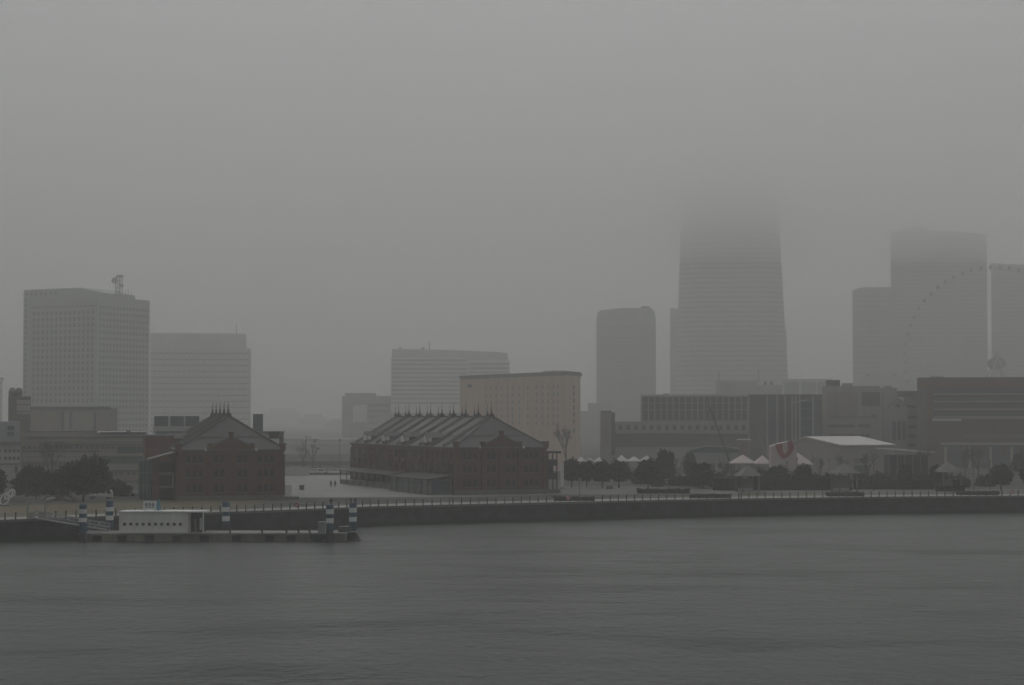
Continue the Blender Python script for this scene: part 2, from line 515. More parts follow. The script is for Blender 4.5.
MB().box(X(686, D0) - X(726, D0), X(704, D0) - X(726, D0), -25, 25, zc(119), zc(112)).build("parapet", DARKB, lmk)
MB().box(X(746, D0) - X(726, D0), X(771, D0) - X(726, D0), -25, 25, zc(119), zc(110)).build("parapet", DARKB, lmk)

# slab towers on the right
for (nm, lab, pl, pr, pts, Dd, bot, nb) in (
    ("office_tower", "lower hazy slab tower standing left beside the tallest right-hand tower", 853, 893, [(853, 290), (862, 287.5), (893, 287.5)], 1390, 288, 26),
    ("office_tower", "tall hazy slab tower with curved crown behind the ferris wheel", 891.5, 988, [(891.5, 231), (908, 229), (914, 226), (926, 227), (931, 231), (960, 233), (988, 235.5)], 1350, 240, 44),
    ("office_tower", "hazy slab tower at the right edge behind the ferris wheel", 992, 1062, [(992, 263), (1012, 264.5), (1062, 268)], 1350, 272, 36)):
    bb = Bld(nm, lab, pl, Dd, pr, Dd, 38, "tower")
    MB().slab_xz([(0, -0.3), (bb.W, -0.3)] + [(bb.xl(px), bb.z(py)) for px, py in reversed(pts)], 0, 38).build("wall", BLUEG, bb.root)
    zt = bb.z(bot)
    bb.bands('front', [6 + (zt - 9) * k / nb for k in range(nb)], 0.4, bb.W - 0.4, 1.5, BANDG)

# mid tower with rounded shoulders
bb = Bld("office_tower", "slim blue-grey tower with rounded shoulders left of the tallest skyscraper", 596.5, 1230, 656, 1230, 36, "tower")
sh = [(596.5, 420), (656, 420), (656, 318), (654.5, 311), (651, 308), (622, 308), (600, 310.5), (597.5, 314), (596.5, 320)]
pl = [(bb.xl(px), bb.z(py) if py < 420 else -0.3) for px, py in sh]
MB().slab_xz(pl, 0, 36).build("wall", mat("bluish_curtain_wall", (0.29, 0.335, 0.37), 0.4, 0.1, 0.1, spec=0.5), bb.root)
bb.bands('front', [4 + (bb.z(322) - 6) * k / 30 for k in range(30)], 0.5, bb.W - 0.5, 1.2, BANDG)
bb.fins([bb.xl(p) for p in (606, 616, 626, 636, 646)], 0, bb.z(312), 0.5, BLUEG)
bb.box("roof_plant", DKGR, bb.xl(642), bb.xl(650), 8, 18, bb.z(308), bb.z(305.5))
bb = Bld("office_block", "pale stepped block tucked left of the slim blue-grey tower", 580, 1010, 612, 1010, 24)
bb.wall(PALEB, 411); bb.box("upper_storey", PALEB, bb.xl(588), bb.xl(612), 3, 22, bb.H - 0.2, bb.z(403))
bb.bands('front', [bb.z(y) for y in (446, 440, 434, 428, 422, 416)], 0.6, bb.W - 0.6, 1.3, GREYC)

# left tower of three masses
bb = Bld("office_tower", "tall pale office tower at left with punched windows and a rooftop antenna mast", 28.5, 800, 96, 784, 34.0, "tower")
bb.wall(PALEB, 298.5)
xr = bb.W
def loc_of(px, D):   # a pixel column at a given depth in the building's own frame
    D *= bb.k
    p = (Vector((X(px, D), D)) - bb.A) / bb.k
    return p.dot(bb.u), p.dot(Vector((-bb.u.y, bb.u.x)))
wx_, wy_ = loc_of(22.3, 812)
MB().box(wx_, 20.5, wy_, wy_ + 16, -0.3, bb.z(288, 0)).build("rear_wing", PALEB, bb.root)
wgm = MB().box(-0.5, 0.5, -0.05, 0.05, 0, 1.3).mesh("window", DARKB)
for k_ in range(22): link("window", wgm, bb.root, (wx_ + 1.3, wy_, bb.z(300 + 5.5 * k_, 0)))
for k_ in range(7): link("window", wgm, bb.root, (wx_ + 1.6 + 2.6 * k_, wy_, bb.z(294, 0)))
MB().slab_xz([(20.5, bb.z(300)), (33.5, bb.z(300)), (33.5, bb.z(294.5)), (20.5, bb.z(288))], 6, 26).build("roof_house", PALEB, bb.root)
zs = [bb.z(y, 15) for y in (319, 332, 344, 356.5, 369.5, 382, 395, 402, 313.5 + 11.8)]
zs = [bb.z(318.0 + 12.35 * k / 1.0, 15) for k in range(0, 8)] 
zs = [bb.z(402.5 - 6.25 * k, 15) for k in range(15)]
cols = lin(1.2, bb.W - 1.0, 14)
bb.windows('front', cols, zs, 1.15, 1.5, DARKB, cap=100)
zs2 = [bb.z(446 - 6.25 * k, bb.W) for k in range(23)]
bb.windows('right', lin(1.0, bb.d - 0.8, 15), zs2[::-1], 1.2, 1.3, DARKB, cap=0)
bb.box("cornice_line", DKGR, 0.4, bb.W - 0.2, -0.12, 0.05, bb.z(308.3), bb.z(307.2))
bb.windows('left', [3, 7, 11, 15], zs[::2], 1.3, 1.4, DARKB, cap=0)
for px, py in ((28, 286), (62, 286), (102, 291)):
    pass
# mast: its own parts, fixed to the roof
mx, my = bb.xl(112), 12.0
mx, my = loc_of(118.5, 792)
zr = bb.H
g = MB()
for sx in (-0.9, 0.9):
    for sy in (-0.9, 0.9): g.tube((mx + sx, my + sy, zr - 0.05), (mx + sx * 0.7, my + sy * 0.7, zr + 9.2), 0.16)
for k in range(6):
    za, zb = zr + 1.5 * k, zr + 1.5 * (k + 1)
    g.tube((mx - 0.85, my - 0.85, za), (mx + 0.85, my - 0.85, zb), 0.1); g.tube((mx + 0.85, my - 0.85, za), (mx - 0.85, my - 0.85, zb), 0.1)
    g.tube((mx - 0.85, my + 0.85, za), (mx + 0.85, my + 0.85, zb), 0.1)
mast = g.build("antenna_mast", GREYM, bb.root)
d = MB(); d.lathe((0, 0, 0), [(0.1, 0), (1.0, 0.25), (1.35, 0.6), (1.1, 0.62)], 14)
dish = d.build("dish", GREYM, mast, True); dish.location = (mx - 2.2, my - 0.3, zr + 6.8); dish.rotation_euler = (math.radians(80), 0, 0.5)
MB().tube((mx - 2.2, my, zr - 0.05), (mx - 2.2, my, zr + 6.8), 0.2).build("pole", GREYM, mast)
MB().tube((mx - 2.1, my, zr + 6.7), (mx - 0.6, my - 0.4, zr + 6.5), 0.12).build("bracket", GREYM, mast)
dd = MB(); dd.box(mx - 1.5, mx + 1.5, my - 0.6, my + 0.6, zr + 8.2, zr + 9.0); dd.box(mx + 0.6, mx + 1.5, my - 0.6, my + 0.5, zr + 4.2, zr + 5.2)
dd.build("aerial_panel", GREYM, mast)
for k, dx in enumerate((3.2, 4.6, 6.0)): MB().tube((mx + dx, my, zr - 0.05), (mx + dx, my, zr + 3.4 - 0.4 * k), 0.09).build("whip_aerial", GREYM, bb.root)

# pale block behind it
bb = Bld("office_block", "faint pale grid-fronted block right beside the tall left tower", 150, 1120, 251, 1120, 40)
bb.wall(PALE, 348); bb.box("upper_block", PALE, bb.xl(150), bb.xl(246), 0.5, 38, bb.H - 0.2, bb.z(333))
bb.fins([bb.xl(p) for p in range(154, 251, 5)], 2, bb.z(350), 0.7, GREYC, "pier")
bb.bands('front', [bb.z(y) for y in range(444, 350, -6)], 0.5, bb.W - 0.5, 0.9, DKGR, "window_band")
MB().tube((bb.xl(236), 15, bb.z(334)), (bb.xl(236), 15, bb.z(323)), 0.25).build("aerial", GREYM, bb.root)

# white banded building
bb = Bld("office_block", "white block striped with dark ribbon windows rising behind the hotel", 391, 1010, 468, 1010, 26)
bb.wall(mat("white_spandrel", (0.74, 0.74, 0.75), 0.6, 0.06, 0.2), 357.5)
W2 = bb.xl(510) - bb.W
bb.box("side_wing", MATS["white_spandrel"], bb.W + 0.002, bb.xl(510), 4, 26, -0.3, bb.z(359.5))
bb.bands('front', [bb.z(361.3 + 4.25 * k) for k in range(11)], 0.3, bb.W - 0.3, 1.05, GREYC)
for k in range(10): bb.box("window_band", GREYC, bb.W + 0.6, bb.xl(509.5), 3.9, 4.05, bb.z(364.8 + 4.25 * k), bb.z(362.7 + 4.25 * k))
MB().slab_xz([(bb.xl(391.5), bb.z(358)), (bb.xl(508), bb.z(360)), (bb.xl(508), bb.z(353)), (bb.xl(500), bb.z(351.5)), (bb.xl(445), bb.z(349.5)), (bb.xl(391.5), bb.z(348.5))], 6, 24).build("roof_storey", PALE, bb.root)
MB().tube((bb.xl(429), 12, bb.z(350)), (bb.xl(429), 12, bb.z(340)), 0.22).build("aerial", GREYM, bb.root)
for px in (398, 421): bb.box("roof_plant", GREYC, bb.xl(px), bb.xl(px + 3), 8, 12, bb.z(349.5), bb.z(346.5))

bb = Bld("office_block", "low blue-grey block with one blank white panel left of the striped block", 342, 1020, 391, 1020, 22)
bb.wall(BLUEG, 396); bb.box("upper_storey", BLUEG, bb.xl(345), bb.xl(376), 1, 20, bb.H - 0.2, bb.z(393))
bb.fr("blank_panel", WHITE, 353, 367, 405, 422, 0.3)
bb.bands('front', [bb.z(y) for y in (436, 430, 424, 418, 412, 406)], bb.xl(369), bb.W - 0.4, 1.0, DARKB)
bb = Bld("podium_block", "long low grey podium below the white striped block", 376, 960, 470, 960, 25)
bb.wall(PALEB, 413); bb.bands('front', [bb.z(y) for y in (438, 432, 426, 420)], 0.5, bb.W - 0.5, 1.0, GREYC)

# hotel
bb = Bld("hotel", "broad pinkish tan hotel with pale cornice behind the right-hand warehouse", 460, 712, 567.5, 640, 14, "hotel")
plan = [(0, 0), (bb.W, 0), loc_of(580, 655), loc_of(580.5, 700), loc_of(478, 770)]
cen = Vector((sum(p[0] for p in plan) / 5, sum(p[1] for p in plan) / 5))
def out(o): return [tuple(Vector(p) + (Vector(p) - cen).normalized() * o) for p in plan]
bb.H = bb.z(379.5)
MB().prism(plan, -0.3, bb.H).build("wall", PINKT, bb.root)
MB().prism(out(0.08), bb.H + 0.002, bb.z(376.8)).build("attic_storey", TANL, bb.root)
MB().prism(out(0.7), bb.z(376.8) + 0.002, bb.z(375.8)).build("cornice", TANL, bb.root)
hcols = [bb.xl(p) for p in (486, 491, 496.5, 502, 507.5, 512.5, 519.5, 528, 536.5, 542.5, 548.5, 553.5, 558)]
bb.windows('front', hcols, [bb.z(y, 20) for y in (390.5, 397.3, 404.2, 411, 417.8, 424.5)], 0.95, 1.25, GREYC, cap=100)
c0, c1 = Vector(plan[1]), Vector(plan[2]); cm_ = (c0 + c1) / 2; ca = math.atan2((c1 - c0).y, (c1 - c0).x)
cwm = MB().box(-0.75, 0.75, -0.08, 0.08, 0, 1.4).mesh("window", DARKB)
for y in (389, 395.5, 402.5, 409.5, 416.5, 423.5, 433): link("window", cwm, bb.root, (cm_.x, cm_.y, bb.z(y, bb.W)), ca)
bb.fr("round_sign", DKGR, 468.5, 471.5, 384.5, 387.5, 0.2)
bb.box("penthouse", PINKT, bb.xl(540), bb.xl(556), 1, 4, bb.z(376), bb.z(374.6))

# red-brown mall at the right edge
bb = Bld("shopping_mall", "broad brown brick mall with dark ribbon windows at the right edge", 917.5, 690, 1075, 690, 60, "mall")
bb.wall(BRN, 377.5)
bb.fr("fascia", BRNL, 917, 1075, 378.2, 387.5, 0.4)
bb.fr("side_pier", DKGR, 917.2, 927, 388, 452, 0.2)
bb.fr("corner_pier", BRNL, 927, 933, 388, 418, 0.3)
for y in (389.8, 397.3, 405, 412.6):
    bb.fr("window_band", DARKB, 933.5, 1075, y, y + 3.6, 0.12)
    bb.fr("ledge", GREYC, 933.5, 1075, y + 3.7, y + 4.8, 0.5)
bb.fr("name_board", PALE, 932, 961, 418.4, 421, 0.5)
bb.fr("ledge", TANL, 962, 1075, 418.0, 418.9, 0.6)
bb.fr("window_band", DKGR, 962, 1075, 434.3, 438, 0.12)
bb.fr("ledge", GREYC, 940, 1075, 442.5, 445, 0.4)
bb.windows('front', [bb.xl(p) for p in (952, 972, 992, 1012, 1032)], [bb.z(453)], 5.2, 3.0, DARKB)
bb.windows('front', [bb.xl(p) for p in (960, 982, 1001, 1022)], [bb.z(463.5)], 5.6, 3.2, DARKB)
bb.fins([bb.xl(p) for p in (945, 969, 990, 1011)], 0, bb.z(447), 0.9, TANL, "column")
bb.box("roof_plant", GREYC, bb.xl(930), bb.xl(944), 10, 20, bb.H - 0.1, bb.z(375.5))

# tan group in the middle right
bb = Bld("office_block", "tan block with long dark slit windows behind the white hall", 822, 720, 880, 720, 40)
bb.wall(TANL, 386); 
bb.fr("upper_panel", TAN, 826, 858, 392, 416, 0.12)
bb.fr("glass_recess", DKGR, 861.5, 880, 392, 406, 0.1)
bb.fr("ledge", DKGR, 829, 870, 416.6, 417.5, 0.4)
bb.fr("window_band", DKGR, 829, 855, 424.5, 427.3, 0.15)
bb.fr("window_band", DKGR, 829, 857, 434, 436.5, 0.15)
for y in (424.3, 434): 
    for px in (858, 864.5): bb.fr("window", DKGR, px, px + 5.5, y, y + 3, 0.15)
bb.fr("window", DKGR, 871, 876.5, 414.5, 418, 0.2)
bb.fr("dormer_vent", DKGR, 826, 840, 380, 386, -0.5, 6)
bb.box("roof_plant", GREYC, bb.xl(842), bb.xl(853), 5, 14, bb.H - 0.1, bb.z(383))
bb = Bld("office_block", "tall pale pier block between slit-windowed block and gabled front", 880.3, 716, 897, 716, 30)
bb.wall(TANL, 388); bb.fr("panel", TAN, 880.5, 884, 392, 445, 0.1)
bb.box("roof_plant", TANL, bb.xl(884), bb.xl(892), 4, 12, bb.H - 0.1, bb.z(385.5))
bb = Bld("gabled_house", "grey front with small pointed gable beside the brown mall", 889, 708, 907, 708, 6)
MB().slab_xz([(0, -0.3), (bb.W, -0.3), (bb.W, bb.z(407)), (bb.xl(898), bb.z(398.5)), (0, bb.z(407))], 0, 6).build("wall", GREYC, bb.root)
MB().slab_xz([(-0.3, bb.z(407)), (bb.xl(898), bb.z(398.5)), (bb.W + 0.3, bb.z(407)), (bb.W + 0.3, bb.z(406)), (bb.xl(898), bb.z(397.5)), (-0.3, bb.z(406))][::-1], -0.4, 6.2).build("roof", DKGR, bb.root)
bb.fr("gable_window", DARKB, 895.5, 900, 404, 407.3, 0.1)
for px in (892, 897, 902): bb.fr("tall_window", DARKB, px, px + 3.4, 421, 440, 0.1)
bb = Bld("office_block", "narrow pale block with stacked window pairs left of the brown mall", 903.5, 718, 917.3, 718, 30)
bb.wall(TANL, 396)
bb.box("roof_slab", DKGR, bb.xl(896.5), bb.W + 0.2, -1.0, 25, bb.H + 0.002, bb.z(391))
for y in (405, 416, 425.5, 434.5, 443.5): bb.fr("window", DKGR, 907.5, 916, y, y + 2.6, 0.12)
bb = Bld("domed_hall", "pale low-curved roof far behind the tan blocks", 858, 860, 912, 860, 50, "hall")
pts = [(858, 383), (866, 377), (878, 374.5), (890, 375.5), (900, 379), (912, 384)]
MB().slab_xz([(0, -0.3), (bb.W, -0.3)] + [(bb.xl(a), bb.z(c)) for a, c in reversed(pts)], 0, 50).build("wall", PALE, bb.root)
for a in (866, 876, 893): bb.box("roof_vent", GREYC, bb.xl(a), bb.xl(a + 4), 6, 10, bb.z(380), bb.z(373.5))

# dark glazed block with fins
bb = Bld("glass_block", "dark glazed block with slim vertical piers behind the white tents", 748.5, 682, 822, 682, 34)
bb.wall(DKGR, 394.5)
for a, c, y0, y1, m in ((750, 766, 397, 440, DKGR), (768, 776, 400, 438, DARKB), (778, 784, 400, 438, DARKB), (786, 790, 398, 438, DARKB), (801, 812, 402, 438, GLASSB), (813.5, 821, 400, 438, DARKB)):
    bb.fr("glazing", m, a, c, y0, y1, 0.1)
bb.fins([bb.xl(p) for p in (748.8, 767, 777, 785, 792, 795.5, 799.5, 812.8)], 0, bb.z(396), 0.55, GREYC)
for y in (408, 418, 428): bb.fr("floor_band", DKGR, 767.5, 821.5, y, y + 0.9, 0.25)
MB().path([(bb.xl(793), -0.6, bb.z(403)), (bb.xl(799), -0.6, bb.z(401.3)), (bb.xl(808), -0.6, bb.z(400))], 0.22).build("canopy_edge", COPING, bb.root)

# grid block over its long base
bb = Bld("office_block", "grey block with a grid of tall dark windows above a long base", 612, 686, 748, 680, 45)
bb.wall(GREYC, 421.5, 0, name="base_wall")
bb.box("upper_wall", GREYC, bb.xl(640.5), bb.W - 0.05, 1.5, 40, bb.H - 0.3, bb.z(396.5))
bb.box("parapet", PALE, bb.xl(640.2), bb.W, 1.3, 40, bb.z(396.5) + 0.002, bb.z(394.6))
me_w, x0, x1 = 1.55, bb.xl(643), bb.xl(746)
gm = MB().box(-0.85, 0.85, -0.08, 0.08, 0, 2.0).mesh("window", DKGR)
for y in (402.8, 409.3, 415.8, 420.6):
    for u in lin(bb.xl(642), bb.xl(747.5), 17): link("window", gm, bb.root, (u, 1.5, bb.z(y, 30)))
gm2 = MB().box(-0.65, 0.65, -0.08, 0.08, 0, 1.7).mesh("window", DKGR)
for k in range(17): link("window", gm2, bb.root, (bb.xl(620.5 + 7.7 * k), 0, bb.z(430, 25)))
bb.fr("ledge", GREYC, 612.5, 748, 432.3, 433.2, 0.4)
bb.fr("lower_wall", DKGR, 612.5, 748, 433.8, 447, 0.1)
bb.windows('front', lin(bb.xl(616), bb.xl(745), 15), [bb.z(443, 25)], 1.8, 1.5, DARKB)
bb.box("roof_plant", GREYC, bb.xl(662), bb.xl(668), 8, 14, bb.z(395), bb.z(393.4))
bb = Bld("lift_tower", "slim grey stair tower at the left end of the gridded block", 600, 679, 611.8, 679, 14, "tower block")
bb.wall(GREYC, 413); bb.fr("edge_pier", DKGR, 611, 615.0, 412.3, 455, 0.25); bb.fr("panel", TAN, 601, 609, 416, 446, 0.08)
bb.box("roof_rail", DKGR, 0.2, bb.W - 0.2, 1, 1.2, bb.H, bb.H + 0.8)
bb = Bld("office_block", "pale block with rooftop plant peeping over the dark glazed block", 716, 800, 782, 800, 30)
bb.wall(GREYC, 381, x1=bb.xl(757)); bb.box("lower_wing", GREYC, bb.xl(757) + 0.002, bb.W, 1, 28, -0.3, bb.z(385))
bb.fr("panel", TAN, 721, 735, 384, 396, 0.1)
for k in range(3): bb.box("roof_plant", DKGR if k else PALE, bb.xl(758 + 6 * k), bb.xl(761 + 6 * k), 2, 6, bb.z(385) - 0.02, bb.z(381.5))
for px, y in ((719, 371), (759, 369)): MB().tube((bb.xl(px), 6, bb.z(386)), (bb.xl(px), 6, bb.z(y)), 0.16).build("flag_pole", GREYM, bb.root)
bb = Bld("office_block", "faint block with three pale framed panels right of the rooftop plant", 782.5, 830, 832, 830, 25)
bb.wall(PALE, 379)
for a in (784.5, 801.5, 817.5): bb.fr("panel", BLUEG, a, a + 14, 382, 396, 0.12)

# left-hand low buildings
bb = Bld("terminal_building", "long tan terraced building behind the round trees at left", 21, 505, 147, 505, 40)
bb.wall(TAN, 432.5)
for k, (y, a, c) in enumerate(((436.5, 22, 146), (444, 60, 146), (450.5, 22, 100), (470, 108, 146), (480.5, 108, 146))): bb.fr("floor_band", DKGR, a, c, y, y + 1.5, 0.35)
for y in (439.5, 453.5, 458): bb.fr("parapet_band", TANL, 24, 145, y, y + 2.2, 0.25)
bb.fr("canopy", GLASSG, 104, 147, 456.5, 463, 0.6)
bb.fr("glazing", GLASSG, 118, 146, 446.5, 454.5, 0.15)
bb.fr("pale_wall", TANL, 108, 146, 464, 469.5, 0.2)
bb.windows('front', [bb.xl(p) for p in (112, 117, 122, 129, 135, 141)], [bb.z(475.5)], 1.0, 1.0, DKGR)
bb.windows('front', [bb.xl(25 + 5.2 * k) for k in range(18)], [bb.z(449.2)], 0.9, 0.8, DKGR)
bb.windows('front', [bb.xl(24 + 4.1 * k) for k in range(20)], [bb.z(467)], 0.75, 1.3, DKGR)
bb.windows('front', [bb.xl(26 + 6.1 * k) for k in range(13)], [bb.z(476)], 1.0, 1.2, DKGR)
bb.windows('front', [bb.xl(105 + 3.0 * k) for k in range(14)], [bb.z(443)], 0.5, 0.9, DKGR)
bb.box("roof_plant", GREYC, bb.xl(63), bb.xl(72), 6, 12, bb.H - 0.1, bb.z(430)); bb.box("roof_plant", DKGR, bb.xl(126), bb.xl(131), 8, 12, bb.H - 0.1, bb.z(430.3))
bb.box("roof_railing", DKGR, bb.xl(24), bb.xl(98), 0.3, 0.36, bb.H, bb.H + 0.35)
bb.fr("pale_wall", TANL, 122, 146, 484, 490, 0.2)
bb.fr("roof_strip", GLASSB, 100, 147, 432.0, 434.2, 0.4)
bb = Bld("terminal_building", "upper tan block with reddish columns at the foot of the tall left tower", 29, 700, 118, 700, 30)
bb.wall(TAN, 408); bb.fr("eaves_band", DKGR, 29, 111, 406.6, 410, 0.6)
for a, c, m in ((40, 60, TAN), (66, 73, GREYC), (73.5, 93, TANL), (97, 108, TAN)): bb.fr("wall_panel", m, a, c, 413, 430, 0.12)
for a in (70, 94.5, 62): bb.fr("slot_window", DKGR, a, a + 2, 412, 431, 0.2)
bb = Bld("tower_block", "small brownish block with two round tanks on its roof at far left", 8.5, 620, 31, 620, 16, "tower block")
bb.wall(mat("brownish_render", (0.16, 0.135, 0.115), 0.8, 0.15, 0.3), 396.5)
bb.fr("panel", TANL, 17, 30.5, 400, 414, 0.12)
for y in (404, 411, 418, 425): bb.fr("floor_band", DKGR, 17, 30.5, y, y + 1.2, 0.25)
for px in (12.2, 19.0): MB().lathe((bb.xl(px), 6, bb.H), [(1.1, 0), (1.15, 1.6), (0.9, 2.6), (0.3, 2.9)], 12).build("roof_tank", DKGR, bb.root, True)
bb = Bld("white_building", "white block with two rows of small square windows at far left", -25, 545, 22.3, 545, 22)
bb.wall(PALE, 444.5)
bb.box("upper_wall", PALEB, 0.1, bb.xl(20.5), 0.5, 20, bb.H - 0.1, bb.z(421.5))
bb.fr("roof_edge", DKGR, -25.5, 22.8, 441.8, 445, 0.7, 5)
bb.fr("upper_window", GLASSB, 8, 14.5, 426, 430, 0.0, 0.6); bb.fr("upper_window", GLASSB, 8, 14.5, 432, 436, 0.0, 0.6)
wx = [bb.xl(p) for p in (-9, -5, 0.3, 6.4, 10.6, 14.8, 19)]
bb.windows('front', wx, [bb.z(452.6), bb.z(459.8)], 0.75, 0.85, DKGR)
bb.fr("entrance", DKGR, 15.5, 18.5, 466, 473, 0.1); bb.fr("ledge", DKGR, -25, 22, 463.6, 464.6, 0.5)
bb.fr("crane_arm", DKGR, 0, 0.4, 421, 422, 0.1)
bb = Bld("office_block", "faint pale block cut by the far left edge", -30, 900, 2.5, 900, 30)
bb.wall(PALE, 379); bb.bands('front', [bb.z(y) for y in range(440, 380, -8)], 0.5, bb.W - 0.3, 1.0, GREYC)
bb.box("roof_edge", GREYC, 0, bb.W + 0.6, -0.6, 30, bb.H + 0.002, bb.H + 0.7)

# just behind the left warehouse
bb = Bld("glazed_building", "building topped by three blue-grey glass panels in white frames behind left warehouse", 153.5, 560, 199, 560, 14)
bb.wall(GREYC, 428)
bb.box("frame", COPING, 0, bb.W, 0, 1.2, bb.H + 0.002, bb.H + 0.5)
for a in (154.5, 170.5, 185.5): bb.box("glass_panel", GLASSB, bb.xl(a), bb.xl(a + 14), 0.2, 1.0, bb.H + 0.502, bb.z(416))
for a in (169.3, 184.6): bb.box("mullion", COPING, bb.xl(a) - 0.15, bb.xl(a) + 0.2, 0.0, 1.1, bb.H + 0.502, bb.z(415.6))
bb.fr("slot_window", GLASSB, 156, 196, 431, 436, 0.1)
bb = Bld("flat_roofed_shed", "low blue-grey flat roofed building with a square tower behind left warehouse", 240, 540, 284, 540, 16, "shed")
bb.wall(mat("blue_grey_metal", (0.075, 0.09, 0.10), 0.6, 0.15, 0.4), 432.5)
bb.box("roof_edge", DKGR, bb.xl(240), bb.xl(285), -0.3, 16, bb.H + 0.002, bb.z(431.5))
bb.box("square_tower", MATS["blue_grey_metal"], bb.xl(253), bb.xl(263), 3, 6.5, bb.H + 0.01, bb.z(414))
bb.fr("window", GLASS, 268, 282, 437, 441, 0.1)

# between the warehouses
bb = Bld("low_building", "long pale low building seen between the two warehouses", 250, 770, 362, 770, 25)
bb.wall(PALE, 440.5); bb.box("roof_edge", GREYC, 0, bb.W, -0.5, 25, bb.H + 0.002, bb.z(439.3))
bb.box("roof_house", GREYC, bb.xl(284), bb.xl(319), 3, 20, bb.H + 0.1, bb.z(438.2))
bb.windows('front', lin(bb.xl(284), bb.xl(350), 12), [bb.z(447.5)], 2.4, 1.3, BLUEG)
for a in (305.5, 309.5): bb.box("roof_vent", DKGR, bb.xl(a), bb.xl(a + 1.6), 4, 5, bb.z(438.2) - 0.02, bb.z(436.2))
bb = Bld("viaduct", "grey elevated walkway crossing behind the plaza between the warehouses", 230, 690, 372, 690, 5, "viaduct")
bb.box("deck", DKGR, 0, bb.W, 0, 5, bb.z(465.5), bb.z(461.5))
bb.box("parapet", GREYC, 0, bb.W, 0, 0.25, bb.z(461.5) + 0.002, bb.z(454.5))
bb.fins([bb.xl(p) for p in range(240, 372, 16)], -0.3, bb.z(465.5) - 0.002, 0.9, DKGR, "pillar", -1.2)
def far_block(label, pl, pr, yt, D, m, step=None):
    q = Bld("distant_block", label, pl, D, pr, D, 30, "building")
    q.wall(m, yt)
    if step: q.box("upper_storey", m, q.xl(step[0]), q.xl(step[1]), 4, 26, q.H - 0.1, q.z(step[2]))
    nb = max(3, int((q.H - 3) / 5))
    q.bands('front', [3 + (q.H - 5) * k / nb for k in range(nb)], 0.6, q.W - 0.6, 1.4, BLUEG)
far_block("faintest distant block just right of the square tower", 262, 300, 413, 2500, GREYC, (270, 296, 408))
far_block("distant hazy block midway between the two warehouses", 298, 327, 417, 2150, GREYC, (304, 322, 414))
far_block("distant hazy block adjoining the white-panelled block", 325, 345, 421, 1900, GREYC, (330, 343, 419))
MOSSY = mat("weathered_grey_coping", (0.20, 0.20, 0.195), 0.8, 0.35, 1.2)
